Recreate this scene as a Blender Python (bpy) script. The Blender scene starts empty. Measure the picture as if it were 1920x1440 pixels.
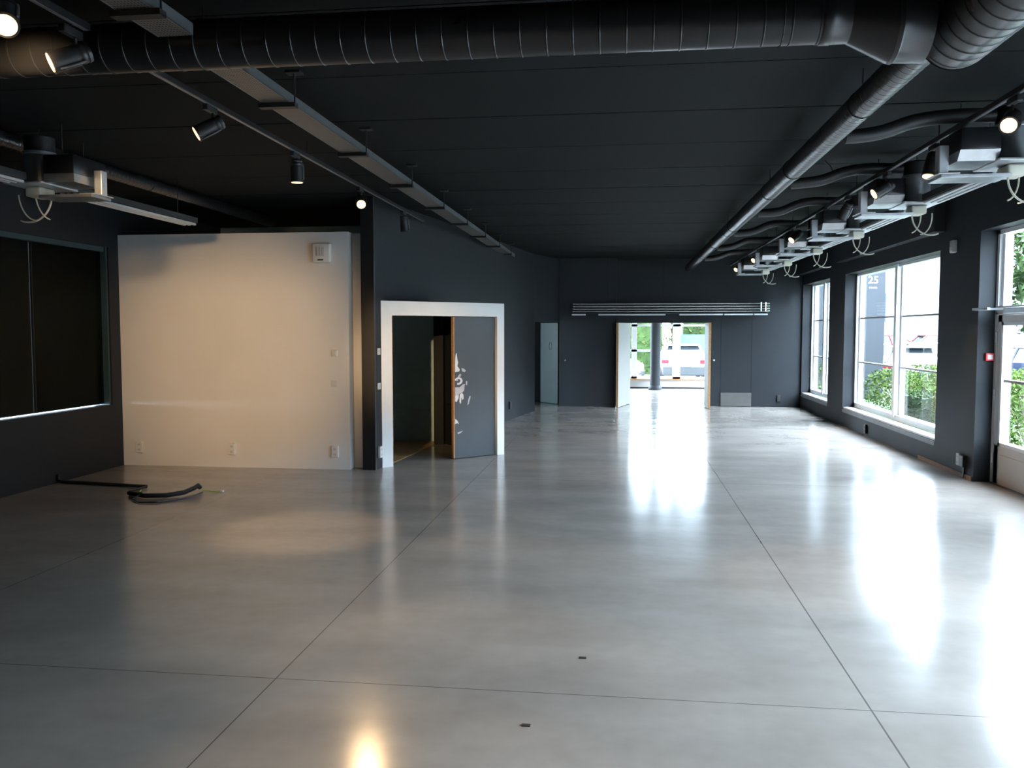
import bpy, bmesh, math, random
from math import pi, sin, cos, tan, atan, radians, sqrt
from mathutils import Vector, Matrix, Quaternion

random.seed(7)
S = bpy.context.scene
COL = S.collection

# ------------------------------------------------------------------ materials
def new_mat(name):
    m = bpy.data.materials.new(name); m.use_nodes = True
    nt = m.node_tree
    return m, nt, nt.nodes['Principled BSDF']

def set_in(b, **kw):
    for k, v in kw.items():
        k = k.replace('_', ' ')
        if k in b.inputs:
            b.inputs[k].default_value = v

def mat(name, col, rough=.5, metal=0., var=.08, scale=6., bump=0., bscale=60., spec=.5, rvar=0.):
    """Principled material with a little procedural noise in colour, roughness and bump."""
    m, nt, b = new_mat(name)
    set_in(b, Roughness=rough, Metallic=metal, Specular_IOR_Level=spec)
    tc = nt.nodes.new('ShaderNodeTexCoord')
    nz = nt.nodes.new('ShaderNodeTexNoise'); nz.inputs['Scale'].default_value = scale; nz.inputs['Detail'].default_value = 4
    nt.links.new(tc.outputs['Object'], nz.inputs['Vector'])
    cr = nt.nodes.new('ShaderNodeValToRGB')
    lo = [max(0, c * (1 - var)) for c in col]; hi = [c * (1 + var) for c in col]
    cr.color_ramp.elements[0].position = .3; cr.color_ramp.elements[0].color = (*lo, 1)
    cr.color_ramp.elements[1].position = .7; cr.color_ramp.elements[1].color = (*hi, 1)
    nt.links.new(nz.outputs['Fac'], cr.inputs['Fac']); nt.links.new(cr.outputs['Color'], b.inputs['Base Color'])
    if rvar:
        mr = nt.nodes.new('ShaderNodeMapRange')
        mr.inputs['To Min'].default_value = rough - rvar; mr.inputs['To Max'].default_value = rough + rvar
        nt.links.new(nz.outputs['Fac'], mr.inputs['Value']); nt.links.new(mr.outputs['Result'], b.inputs['Roughness'])
    if bump:
        n2 = nt.nodes.new('ShaderNodeTexNoise'); n2.inputs['Scale'].default_value = bscale; n2.inputs['Detail'].default_value = 3
        nt.links.new(tc.outputs['Object'], n2.inputs['Vector'])
        bp = nt.nodes.new('ShaderNodeBump'); bp.inputs['Strength'].default_value = bump; bp.inputs['Distance'].default_value = .01
        nt.links.new(n2.outputs['Fac'], bp.inputs['Height']); nt.links.new(bp.outputs['Normal'], b.inputs['Normal'])
    return m

def emis(name, col, strength):
    m, nt, b = new_mat(name)
    set_in(b, Base_Color=(*col, 1), Roughness=.4, Emission_Color=(*col, 1), Emission_Strength=strength)
    return m

def glass_mat(name, tint=(1, 1, 1), refl=1.0):
    """Thin clear pane: straight-through transmission plus a Fresnel mirror."""
    m = bpy.data.materials.new(name); m.use_nodes = True
    nt = m.node_tree; nt.nodes.clear()
    out = nt.nodes.new('ShaderNodeOutputMaterial'); mix = nt.nodes.new('ShaderNodeMixShader')
    tr = nt.nodes.new('ShaderNodeBsdfTransparent'); tr.inputs['Color'].default_value = (*tint, 1)
    gl = nt.nodes.new('ShaderNodeBsdfGlossy'); gl.inputs['Roughness'].default_value = .01
    fr = nt.nodes.new('ShaderNodeLayerWeight'); fr.inputs['Blend'].default_value = .5   # Facing: the same on both sides of the pane
    pw = nt.nodes.new('ShaderNodeMath'); pw.operation = 'POWER'; pw.inputs[1].default_value = 5
    ml = nt.nodes.new('ShaderNodeMath'); ml.operation = 'MULTIPLY_ADD'; ml.inputs[1].default_value = .9 * refl; ml.inputs[2].default_value = .04 * refl
    nt.links.new(fr.outputs['Facing'], pw.inputs[0]); nt.links.new(pw.outputs[0], ml.inputs[0]); nt.links.new(ml.outputs[0], mix.inputs['Fac'])
    nt.links.new(tr.outputs[0], mix.inputs[1]); nt.links.new(gl.outputs[0], mix.inputs[2])
    nt.links.new(mix.outputs[0], out.inputs['Surface'])
    return m

def concrete_floor():
    m, nt, b = new_mat('polished_concrete')
    N, L = nt.nodes, nt.links
    tc = N.new('ShaderNodeTexCoord'); sep = N.new('ShaderNodeSeparateXYZ'); L.new(tc.outputs['Object'], sep.inputs[0])
    def noise(scale, det, sx=1, sy=1):
        mp = N.new('ShaderNodeMapping'); mp.inputs['Scale'].default_value = (sx, sy, 1)
        L.new(tc.outputs['Object'], mp.inputs['Vector'])
        n = N.new('ShaderNodeTexNoise'); n.inputs['Scale'].default_value = scale; n.inputs['Detail'].default_value = det
        L.new(mp.outputs[0], n.inputs['Vector']); return n.outputs['Fac']
    big = noise(.55, 5); fine = noise(9, 5); streak = noise(1.0, 3.5, 1, 2.0)
    r1 = N.new('ShaderNodeValToRGB')
    r1.color_ramp.elements[0].position = .3; r1.color_ramp.elements[0].color = (.285, .25, .222, 1)
    r1.color_ramp.elements[1].position = .72; r1.color_ramp.elements[1].color = (.435, .39, .35, 1)
    ad = N.new('ShaderNodeMath'); ad.operation = 'MULTIPLY_ADD'; ad.inputs[1].default_value = .55
    L.new(streak, ad.inputs[0]); 
    h = N.new('ShaderNodeMath'); h.operation = 'MULTIPLY'; h.inputs[1].default_value = .45; L.new(big, h.inputs[0]); L.new(h.outputs[0], ad.inputs[2])
    L.new(ad.outputs[0], r1.inputs['Fac'])
    mx = N.new('ShaderNodeMixRGB'); mx.blend_type = 'MULTIPLY'; mx.inputs['Fac'].default_value = 1
    fr = N.new('ShaderNodeMapRange'); fr.inputs['To Min'].default_value = .9; fr.inputs['To Max'].default_value = 1.1; L.new(fine, fr.inputs['Value'])
    L.new(r1.outputs['Color'], mx.inputs['Color1']); L.new(fr.outputs[0], mx.inputs['Color2'])
    # saw-cut joints of the slab
    def joint(sock, val, half):
        s = N.new('ShaderNodeMath'); s.operation = 'SUBTRACT'; s.inputs[1].default_value = val; L.new(sock, s.inputs[0])
        a = N.new('ShaderNodeMath'); a.operation = 'ABSOLUTE'; L.new(s.outputs[0], a.inputs[0])
        c = N.new('ShaderNodeMath'); c.operation = 'LESS_THAN'; c.inputs[1].default_value = half; L.new(a.outputs[0], c.inputs[0])
        return c.outputs[0]
    js = [joint(sep.outputs['X'], 1.19, .0045), joint(sep.outputs['X'], -1.765, .004), joint(sep.outputs['X'], -4.27, .004),
          joint(sep.outputs['Y'], 4.13, .0035), joint(sep.outputs['Y'], 10.2, .003), joint(sep.outputs['Y'], 15.4, .004)]
    acc = js[0]
    for j in js[1:]:
        a = N.new('ShaderNodeMath'); a.operation = 'MAXIMUM'; L.new(acc, a.inputs[0]); L.new(j, a.inputs[1]); acc = a.outputs[0]
    mj = N.new('ShaderNodeMixRGB'); mj.inputs['Color2'].default_value = (.035, .033, .032, 1)
    k = N.new('ShaderNodeMath'); k.operation = 'MULTIPLY'; k.inputs[1].default_value = .65; L.new(acc, k.inputs[0])
    L.new(k.outputs[0], mj.inputs['Fac']); L.new(mx.outputs['Color'], mj.inputs['Color1']); L.new(mj.outputs['Color'], b.inputs['Base Color'])
    rr = N.new('ShaderNodeMapRange'); rr.inputs['From Min'].default_value = .3; rr.inputs['From Max'].default_value = .7
    rr.inputs['To Min'].default_value = .145; rr.inputs['To Max'].default_value = .195
    L.new(streak, rr.inputs['Value']); L.new(rr.outputs[0], b.inputs['Roughness'])
    set_in(b, Specular_IOR_Level=.5)
    return m

def perforated():
    m, nt, b = new_mat('perforated_steel')
    N, L = nt.nodes, nt.links
    tc = N.new('ShaderNodeTexCoord'); sep = N.new('ShaderNodeSeparateXYZ'); L.new(tc.outputs['Object'], sep.inputs[0])
    def tri(sock, freq):
        a = N.new('ShaderNodeMath'); a.operation = 'MULTIPLY'; a.inputs[1].default_value = freq; L.new(sock, a.inputs[0])
        f = N.new('ShaderNodeMath'); f.operation = 'FRACT'; L.new(a.outputs[0], f.inputs[0])
        s = N.new('ShaderNodeMath'); s.operation = 'SUBTRACT'; s.inputs[1].default_value = .5; L.new(f.outputs[0], s.inputs[0])
        q = N.new('ShaderNodeMath'); q.operation = 'ABSOLUTE'; L.new(s.outputs[0], q.inputs[0])
        c = N.new('ShaderNodeMath'); c.operation = 'LESS_THAN'; c.inputs[1].default_value = .3; L.new(q.outputs[0], c.inputs[0])
        return c.outputs[0]
    mu = N.new('ShaderNodeMath'); mu.operation = 'MULTIPLY'
    L.new(tri(sep.outputs['X'], 60), mu.inputs[0]); L.new(tri(sep.outputs['Y'], 40), mu.inputs[1])
    mx = N.new('ShaderNodeMixRGB'); mx.inputs['Color1'].default_value = (.2, .17, .15, 1); mx.inputs['Color2'].default_value = (.03, .028, .028, 1)
    L.new(mu.outputs[0], mx.inputs['Fac']); L.new(mx.outputs[0], b.inputs['Base Color'])
    set_in(b, Roughness=.45, Metallic=.3)
    return m

M = {}
M['floor'] = concrete_floor()
M['wall'] = mat('charcoal_wall_paint', (.0135, .0160, .0195), .6, spec=.3, var=.05, scale=2, bump=.08, bscale=90)
M['ceil'] = mat('charcoal_ceiling_paint', (.0095, .0112, .0122), .8, spec=.12, var=.07, scale=1.5, bump=.1, bscale=50)
M['groove'] = mat('black_groove', (.006, .006, .007), .9)
M['white'] = mat('white_wall_paint', (.74, .72, .70), .6, var=.02, scale=2, bump=.05, bscale=120)
M['gloss_white'] = mat('white_lacquer', (.88, .88, .87), .35, var=.015)
M['black'] = mat('black_paint', (.012, .012, .013), .5)
M['duct'] = mat('black_painted_duct', (.013, .0135, .015), .3, spec=.5, metal=.0, var=.15, scale=4, rvar=.06)
M['flex'] = mat('black_flexible_hose', (.014, .014, .015), .5)
M['galv'] = mat('galvanised_steel', (.52, .54, .56), .34, metal=.9, var=.14, scale=9, rvar=.08)
M['plate'] = mat('brushed_zinc_plate', (.66, .68, .70), .38, metal=.55, var=.06, scale=14)
M['grille'] = mat('dark_grille', (.11, .12, .13), .5)
M['cream'] = mat('cream_plastic', (.62, .60, .50), .5, var=.03)
M['cable_cream'] = mat('cream_cable', (.5, .48, .40), .5)
M['tray'] = perforated()
M['tray_edge'] = mat('grey_steel_edge', (.16, .17, .18), .4, metal=.5)
M['track'] = mat('grey_track', (.20, .20, .21), .35, metal=.4)
M['lamp'] = mat('black_lamp_housing', (.022, .022, .024), .4)
M['lens'] = emis('warm_lit_lens', (1.0, .62, .30), 3.0)
M['lens_off'] = mat('unlit_lens', (.05, .05, .055), .15)
M['win'] = mat('white_window_frame', (.88, .89, .90), .4, var=.02)
M['transom'] = mat('grey_glazing_bar', (.32, .33, .34), .4)
M['sill'] = mat('white_sill', (.82, .82, .80), .3, var=.02)
M['apron'] = mat('grey_apron', (.16, .165, .18), .5)
M['doorframe'] = mat('greige_door_frame', (.66, .62, .59), .45, var=.03)
M['glass'] = glass_mat('clear_glass')
M['dglass'] = glass_mat('dark_window_glass', (.5, .55, .55), .2)
M['shutter'] = mat('black_shutter', (.014, .016, .016), .45)
M['gap_frame'] = mat('gap_light_frame', (.05, .09, .10), .35, metal=.3)  # teal tint stands in for faint daylight in the gap beside the shutter
M['leaf'] = mat('slate_door_paint', (.066, .076, .088), .45, var=.03)
M['ply'] = mat('plywood_edge', (.40, .20, .075), .55, var=.2, scale=30)
M['beige'] = mat('beige_door_face', (.36, .35, .31), .5, var=.02)
M['chalk'] = mat('white_stencil_paint', (.82, .82, .84), .6)
M['lilac'] = mat('pale_stencil_paint', (.58, .57, .62), .6)
M['greydoor'] = mat('pale_grey_door', (.70, .74, .73), .5, var=.03)
M['steel'] = mat('polished_steel', (.72, .74, .76), .22, metal=.9, var=.05)
M['board'] = mat('taupe_board', (.085, .08, .075), .6)
M['plastic'] = mat('white_plastic', (.72, .72, .70), .4, var=.01)
M['offwhite'] = mat('offwhite_plastic', (.62, .62, .60), .45, var=.01)
M['dark'] = mat('black_plastic', (.015, .015, .016), .4)
M['red'] = mat('red_plastic', (.62, .03, .035), .4)
M['wood'] = mat('orange_wood', (.44, .19, .06), .5, var=.2, scale=14)
M['lam'] = mat('brown_laminate', (.55, .33, .15), .4, var=.15, scale=5)
M['rubber'] = mat('black_rubber', (.012, .014, .014), .5)
M['yellowwire'] = mat('green_yellow_wire', (.35, .5, .05), .5)
M['orangewire'] = mat('orange_wire', (.75, .22, .03), .5)
M['teal_wall'] = mat('dim_teal_wall', (.50, .68, .66), .6)
M['asphalt'] = mat('pale_paving', (.17, .17, .17), .85, var=.12, scale=3, bump=.2)
M['lawn'] = mat('mown_grass', (.035, .07, .014), .9, var=.35, scale=25)
def leaf_material(name, col):
    m = mat(name, col, .65, var=.45, scale=3, spec=.12)
    return m
M['leaf_y'] = leaf_material('yellow_green_leaves', (.040, .068, .009))
M['leaf_g'] = leaf_material('green_leaves', (.018, .036, .008))
M['leaf_o'] = leaf_material('olive_hedge_leaves', (.036, .044, .008))
M['bark'] = mat('bark', (.10, .075, .05), .9, var=.3, scale=20)
M['carwhite'] = mat('white_car_paint', (.80, .81, .82), .2, var=.01)
M['carred'] = mat('red_car_paint', (.16, .006, .012), .2, var=.03)
M['carsilver'] = mat('silver_car_paint', (.2, .215, .23), .25, metal=.4, var=.03)
M['carblue'] = mat('dark_blue_car_paint', (.015, .02, .04), .2, var=.03)
M['carglass'] = mat('dark_car_glass', (.01, .013, .016), .08)
M['tyre'] = mat('tyre_rubber', (.02, .02, .021), .8)
M['rim'] = mat('alloy_rim', (.45, .46, .48), .3, metal=.8)
M['tail'] = mat('red_tail_light', (.16, .004, .01), .2)
M['headlamp'] = mat('clear_headlamp', (.7, .74, .78), .15)
M['bumper'] = mat('grey_bumper_plastic', (.018, .02, .022), .6)
M['plateyl'] = mat('white_number_plate', (.75, .75, .72), .4)
M['facade'] = mat('white_facade', (.30, .31, .32), .7, var=.03)
M['fglass'] = mat('pale_blue_facade_glass', (.13, .165, .18), .12, var=.1)
M['pylon'] = mat('slate_pylon', (.017, .021, .028), .6, var=.05)
M['digit'] = mat('white_digits', (.85, .86, .88), .5)
M['blue'] = mat('blue_strip', (.03, .05, .16), .5)
M['cyan'] = mat('turquoise_panel', (.03, .10, .095), .5, var=.08)
M['farfloor'] = M['floor']
M['farceil'] = mat('pale_ceiling', (.55, .55, .54), .7)

# ------------------------------------------------------------------ mesh helpers
class MB:
    def __init__(self): self.bm = bmesh.new(); self.mi = 0
    def _tag(self, faces):
        for f in faces: f.material_index = self.mi
    def quad(self, pts):
        f = self.bm.faces.new([self.bm.verts.new(p) for p in pts]); self._tag([f]); return self
    def hexa(self, b, t):
        """b, t: four bottom and four top points, counter-clockwise."""
        vb = [self.bm.verts.new(p) for p in b]; vt = [self.bm.verts.new(p) for p in t]
        fs = [self.bm.faces.new(list(reversed(vb))), self.bm.faces.new(vt)]
        for i in range(4):
            j = (i + 1) % 4; fs.append(self.bm.faces.new([vb[i], vb[j], vt[j], vt[i]]))
        self._tag(fs); return self
    def box(self, x0, x1, y0, y1, z0, z1):
        x0, x1 = min(x0, x1), max(x0, x1); y0, y1 = min(y0, y1), max(y0, y1); z0, z1 = min(z0, z1), max(z0, z1)
        return self.hexa([(x0, y0, z0), (x1, y0, z0), (x1, y1, z0), (x0, y1, z0)],
                         [(x0, y0, z1), (x1, y0, z1), (x1, y1, z1), (x0, y1, z1)])
    def rbox(self, x0, x1, y0, y1, z0, z1, r=.01, seg=2):
        n0 = set(self.bm.verts); self.box(x0, x1, y0, y1, z0, z1)
        vs = [v for v in self.bm.verts if v not in n0]
        es = list({e for v in vs for e in v.link_edges})
        res = bmesh.ops.bevel(self.bm, geom=es, offset=r, segments=seg, affect='EDGES', profile=.5)
        self._tag(res['faces']); return self
    def prism(self, pts, z0, z1):
        """vertical prism over a polygon of (x, y), counter-clockwise."""
        vb = [self.bm.verts.new((x, y, z0)) for x, y in pts]; vt = [self.bm.verts.new((x, y, z1)) for x, y in pts]
        fs = [self.bm.faces.new(list(reversed(vb))), self.bm.faces.new(vt)]
        for i in range(len(pts)):
            j = (i + 1) % len(pts); fs.append(self.bm.faces.new([vb[i], vb[j], vt[j], vt[i]]))
        self._tag(fs); return self
    def rings(self, frames, seg=20, cap=True):
        """frames: list of (centre, u, v, radius_u, radius_v)"""
        prev = None; first = None; fs = []
        for c, u, v, ru, rv in frames:
            ring = [self.bm.verts.new(Vector(c) + u * (ru * cos(2 * pi * i / seg)) + v * (rv * sin(2 * pi * i / seg))) for i in range(seg)]
            if prev:
                for i in range(seg):
                    j = (i + 1) % seg; fs.append(self.bm.faces.new([prev[i], prev[j], ring[j], ring[i]]))
            else: first = ring
            prev = ring
        if cap:
            fs.append(self.bm.faces.new(list(reversed(first)))); fs.append(self.bm.faces.new(prev))
        self._tag(fs); return self
    def lathe(self, p0, axis, prof, seg=24, cap=True):
        """prof: list of (distance along axis, radius)"""
        a = Vector(axis).normalized(); p0 = Vector(p0)
        h = Vector((0, 0, 1)) if abs(a.z) < .9 else Vector((1, 0, 0))
        u = a.cross(h).normalized(); v = a.cross(u).normalized()
        return self.rings([(p0 + a * d, v, u, r, r) for d, r in prof], seg, cap)
    def cyl(self, p0, p1, r, seg=16):
        p0, p1 = Vector(p0), Vector(p1)
        return self.lathe(p0, p1 - p0, [(0, r), ((p1 - p0).length, r)], seg)
    def tube(self, pts, r, seg=8, closed=False):
        pts = [Vector(p) for p in pts]; n = len(pts); fr = []
        u = None
        for i, p in enumerate(pts):
            t = (pts[min(i + 1, n - 1)] - pts[max(i - 1, 0)]).normalized()
            if u is None:
                h = Vector((0, 0, 1)) if abs(t.z) < .9 else Vector((1, 0, 0)); u = t.cross(h).normalized()
            u = (u - t * u.dot(t)).normalized(); v = t.cross(u)
            fr.append((p, u, v, r, r))
        return self.rings(fr, seg)
    def ellipsoid(self, c, rx, ry, rz, seg=12, rg=8):
        c = Vector(c); fr = []
        for i in range(rg + 1):
            a = -pi / 2 + pi * i / rg; s = max(cos(a), .02)
            fr.append((c + Vector((0, 0, rz * sin(a))), Vector((1, 0, 0)), Vector((0, 1, 0)), rx * s, ry * s))
        return self.rings(fr, seg)
    def leaves(self, n, pick, size):
        for _ in range(n):
            p = Vector(pick()); s = size * random.uniform(.6, 1.3)
            q = Quaternion((random.gauss(0, 1), random.gauss(0, 1), random.gauss(0, 1), random.gauss(0, 1))).normalized()
            self.quad([p + q @ Vector(d) for d in ((-s, 0, 0), (0, -s * .45, s * .1), (s, 0, 0), (0, s * .45, s * .1))])
        return self
    def done(self, name, mats, parent=None, loc=(0, 0, 0), smooth=False, rot=None, world=False):
        """link as one object. loc: its origin; world=True says the mesh was given in scene coordinates."""
        bmesh.ops.recalc_face_normals(self.bm, faces=self.bm.faces)
        if world:
            off = Vector(loc)
            for v in self.bm.verts: v.co -= off
        me = bpy.data.meshes.new(name)
        self.bm.to_mesh(me); self.bm.free()
        for m in (mats if isinstance(mats, (list, tuple)) else [mats]): me.materials.append(m)
        if smooth:
            for p in me.polygons: p.use_smooth = True
            me.set_sharp_from_angle(angle=radians(38))
        o = bpy.data.objects.new(name, me); COL.objects.link(o)
        o.location = loc
        if rot is not None: o.rotation_euler = rot
        if parent is not None: o.parent = parent
        return o

def tag(o, label, cat, group=None):
    o['label'] = label; o['category'] = cat
    if group: o['group'] = group
    return o
def thing(name, label, cat, loc=(0, 0, 0), rotz=0, group=None):
    o = bpy.data.objects.new(name, None); COL.objects.link(o); o.empty_display_size = .1
    o.location = loc; o.rotation_euler = (0, 0, rotz)
    return tag(o, label, cat, group)
def struct(o): o['kind'] = 'structure'; return o
def copy_tree(o, loc=None, rotz=None, label=None):
    def rec(src, par):
        c = src.copy(); COL.objects.link(c)
        if par is not None: c.parent = par
        for ch in src.children: rec(ch, c)
        return c
    r = rec(o, None)
    if loc is not None: r.location = loc
    if rotz is not None: r.rotation_euler = (0, 0, rotz)
    if label: r['label'] = label
    return r

def slab(mb, axis, p0, p1, a0, a1, z0, z1, holes=()):
    """wall slab between planes p0 and p1 across `axis`, spanning a0..a1 x z0..z1, with rectangular holes (u0,u1,w0,w1)."""
    us = sorted({a0, a1, *[h[0] for h in holes], *[h[1] for h in holes]}); us = [u for u in us if a0 <= u <= a1]
    for i in range(len(us) - 1):
        u0, u1 = us[i], us[i + 1]
        cuts = sorted([(h[2], h[3]) for h in holes if h[0] <= u0 and h[1] >= u1])
        z = z0
        for c0, c1 in cuts + [(z1, z1)]:
            if c0 - z > 1e-4:
                if axis == 'x': mb.box(p0, p1, u0, u1, z, min(c0, z1))
                else: mb.box(u0, u1, p0, p1, z, min(c0, z1))
            z = max(z, c1)
    return mb

HC = 3.5          # ceiling height
XL, XR = -6.62, 4.17
YF = 20.7         # far wall
YB = -3.2         # wall behind the camera

# ------------------------------------------------------------------ camera
cam = bpy.data.cameras.new('camera'); co = bpy.data.objects.new('camera', cam); COL.objects.link(co)
F = 1600.
th = atan(100 / F); ps = atan(206 / F * cos(th))
cam.sensor_fit = 'HORIZONTAL'; cam.sensor_width = 36; cam.lens = 36 * F / 1920
cam.clip_start = .05; cam.clip_end = 400
co.location = (0, 0, 1.8); co.rotation_euler = (pi / 2 - th, 0, ps)
S.camera = co

# ------------------------------------------------------------------ room shell
mb = MB(); mb.box(XL - .35, 4.62, YB - .2, 27.3, -.2, 0)
struct(mb.done('floor', M['floor']))

mb = MB()
pitch = 1.174; y = 6.83 - pitch * 9; k = -9
while y < 21:
    g = .022 if k % 3 == 0 else .009
    mb.box(XL - .3, 4.62, max(y + g, YB - .2), min(y + pitch - .004, YF + .25), HC, HC + .16)
    y += pitch; k += 1
mb.mi = 1; mb.box(XL - .3, 4.62, YB - .2, YF + .25, HC + .06, HC + .25)
struct(mb.done('ceiling', [M['ceil'], M['groove']]))

# right wall with bays
W2 = (12.0, 16.84); W1 = (18.05, 20.62); D = (8.25, 10.72); W3 = (1.5, 6.6)
ZS, ZT = .26, 2.86
mb = MB()
slab(mb, 'x', XR, XR + .36, YB, YF, 0, HC, [(W2[0], W2[1], ZS, ZT), (W1[0], W1[1], ZS, ZT), (D[0], D[1], 0, 2.97), (W3[0], W3[1], ZS, ZT)])
for a, b in ((11.85, 17.0), (17.95, YF), (YB, 7.0)):
    mb.box(XR - .14, XR + .1, a, b, 3.09, HC)
struct(mb.done('wall_right', M['wall']))

# left wall with its shuttered window
WL = (3.6, 10.4)
mb = MB(); slab(mb, 'x', XL - .25, XL, YB, 13.7, 0, HC, [(WL[0], WL[1], .83, 2.88)])
struct(mb.done('wall_left', M['wall']))

# wall behind the camera
mb = MB(); slab(mb, 'y', YB - .25, YB, XL - .25, XR + .36, 0, HC)
struct(mb.done('wall_rear', M['wall']))

# wall that runs down the left side, slightly skewed, from the black end pier to the far doorway
PA, PB = Vector((-3.145, 10.64, 0)), Vector((-1.935, 19.07, 0))
def dwall(t0, t1, z0, z1, th_=.16, mb=None):
    a = PA.lerp(PB, t0); b = PA.lerp(PB, t1); n = Vector((-(PB - PA).y, (PB - PA).x, 0)).normalized() * th_
    mb.hexa([(a.x, a.y, z0), (b.x, b.y, z0), (b.x + n.x, b.y + n.y, z0), (a.x + n.x, a.y + n.y, z0)],
            [(a.x, a.y, z1), (b.x, b.y, z1), (b.x + n.x, b.y + n.y, z1), (a.x + n.x, a.y + n.y, z1)])
LEN = (PB - PA).length
o0, o1 = .25 / LEN, 2.55 / LEN
mb = MB()
nrm = Vector((-(PB - PA).y, (PB - PA).x, 0)).normalized() * .16
front = [PA.lerp(PB, t_) + Vector((0, 0, z_)) for t_, z_ in ((0, 0), (o0, 0), (o0, 2.16), (o1, 2.16), (o1, 0), (1, 0), (1, HC), (0, HC))]
vf = [mb.bm.verts.new(p) for p in front]; vk = [mb.bm.verts.new(p + nrm) for p in front]
mb.bm.faces.new(vf); mb.bm.faces.new(list(reversed(vk)))
for i in range(8): mb.bm.faces.new([vf[i], vf[(i + 1) % 8], vk[(i + 1) % 8], vk[i]])
# header over the small far doorway
a, b = PB, Vector((-1.48, 20.35, 0))
mb.hexa([(a.x, a.y, 2.0), (b.x, b.y, 2.0), (b.x - .15, b.y, 2.0), (a.x - .15, a.y, 2.0)],
        [(a.x, a.y, HC), (b.x, b.y, HC), (b.x - .15, b.y, HC), (a.x - .15, a.y, HC)])
struct(mb.done('wall_side', M['wall']))
# black end pier of that wall
mb = MB(); mb.box(-3.31, -3.14, 10.615, 10.80, 0, HC)
struct(mb.done('trim_1', M['black']))

# white partition, lower than the ceiling, and the set-back strip beside it
mb = MB(); mb.box(XL, -3.476, 10.62, 10.80, 0, 3.06)
struct(mb.done('wall_partition', M['white']))
mb = MB(); mb.box(-3.476, -3.31, 10.80, 10.86, 0, 3.06)
struct(mb.done('trim_2', M['white']))
# wall at the back of the space behind the partition
mb = MB(); mb.box(XL, -2.82, 13.56, 13.7, 0, HC)
mb.box(XL, -2.84, 13.53, 13.56, 1.21, 1.245); mb.box(XL, -2.84, 13.535, 13.56, .50, .525)
struct(mb.done('wall_inner', M['teal_wall']))
mb = MB(); mb.prism([(-6.6, 10.86), (-3.3, 10.86), (-3.1, 10.9), (-2.90, 13.53), (-6.6, 13.53)], 0, .006)
struct(mb.done('floor_inner', M['lam']))

# far wall: nearer left part, right part, header over the wide opening, seams of flush panels
OX0, OX1 = -.13, 2.03
mb = MB()
mb.box(-1.48, OX0 + .0, 20.3, 20.95, 0, HC)
mb.box(OX1, XR + .4, YF, YF + .25, 0, HC)
mb.box(OX0 - .03, OX1, YF, YF + .25, 1.985, HC)
mb.mi = 1
for x in (2.33, 3.04): mb.box(x - .006, x + .006, YF - .003, YF + .01, 0, 2.1)
for x in (.97, ): mb.box(x - .005, x + .005, YF - .003, YF + .01, 2.6, HC)
mb.box(-.345, -.335, 20.297, 20.31, 2.6, HC)
WALL_FAR = struct(mb.done('wall_far', [M['wall'], M['groove']]))
# dark closet behind the small far doorway
mb = MB(); mb.box(-2.9, -1.48, 21.75, 21.9, 0, HC); mb.box(-3.0, -2.85, 18.9, 21.9, 0, HC); mb.box(-1.50, -1.44, 20.95, 21.9, 0, HC)
mb.prism([(-2.85, 19.3), (-2.15, 19.3), (-1.75, 20.3), (-1.52, 20.95), (-1.52, 21.75), (-2.85, 21.75)], 2.6, 2.7)
struct(mb.done('wall_closet', M['wall']))

# ------------------------------------------------------------------ windows
def window(name, y0, y1, n, label, xg=4.44, z0=ZS, z1=ZT):
    """n vertical mullions' worth of lights, two glazing bars; frame, sill, apron and panes are parts."""
    r = bpy.data.objects.new(name, None); COL.objects.link(r); r.location = (xg, y0, z0); struct(r)
    r['label'] = label; r['category'] = 'window'
    L = (xg, y0, z0)
    zb = .40
    fw, fd = .07, .07
    f = MB()
    f.box(xg - fd, xg + fd, y0, y0 + fw, zb - .03, z1); f.box(xg - fd, xg + fd, y1 - fw, y1, zb - .03, z1)
    f.box(xg - fd, xg + fd, y0, y1, z1 - .04, z1); f.box(xg - fd, xg + fd, y0, y1, zb - .04, zb + .045)
    step = (y1 - y0) / n
    for i in range(1, n): f.box(xg - fd - .02, xg + fd, y0 + i * step - .06, y0 + i * step + .06, zb, z1)
    # inner sash frames
    for i in range(n):
        a = y0 + i * step + (.07 if i == 0 else .06); b = y0 + (i + 1) * step - (.07 if i == n - 1 else .06)
        f.box(xg - .02, xg + .05, a, a + .05, zb + .04, z1 - .04); f.box(xg - .02, xg + .05, b - .05, b, zb + .04, z1 - .04)
    o = f.done('window_frame', M['win'], r, L, world=True); o.location = (0, 0, 0)
    for i in range(n):
        a = y0 + i * step + .06; b = y0 + (i + 1) * step - .06
        g = MB(); g.box(xg + .012, xg + .02, a, b, zb + .04, z1 - .04)
        o = g.done('pane', M['glass'], r, L, world=True); o.location = (0, 0, 0)
    for z in (1.21, 2.03):
        for i in range(n):
            a = y0 + i * step + .06; b = y0 + (i + 1) * step - .06
            g = MB(); g.box(xg - .015, xg + .045, a, b, z - .014, z + .014)
            o = g.done('glazing_bar', M['transom'], r, L, world=True); o.location = (0, 0, 0); o['label'] = 'thin grey glazing bar'
    s = MB(); s.box(XR + .015, xg - .07, y0, y1, zb - .075, zb - .045)
    o = s.done('sill', M['sill'], r, L, world=True); o.location = (0, 0, 0)
    s = MB(); s.box(XR - .004, XR + .03, y0, y1, z0, zb - .078)
    o = s.done('apron', M['apron'], r, L, world=True); o.location = (0, 0, 0); o['label'] = 'grey board under the sill'
    return r
window('window_1', W1[0], W1[1], 2, 'narrow-looking white framed window nearest the far wall')
window('window_2', W2[0], W2[1], 2, 'large white framed window between the two dark piers')

window('added_window', W3[0], W3[1], 2, 'added white framed window out of view beside the camera')  # window added out of view to brighten the near floor

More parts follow.
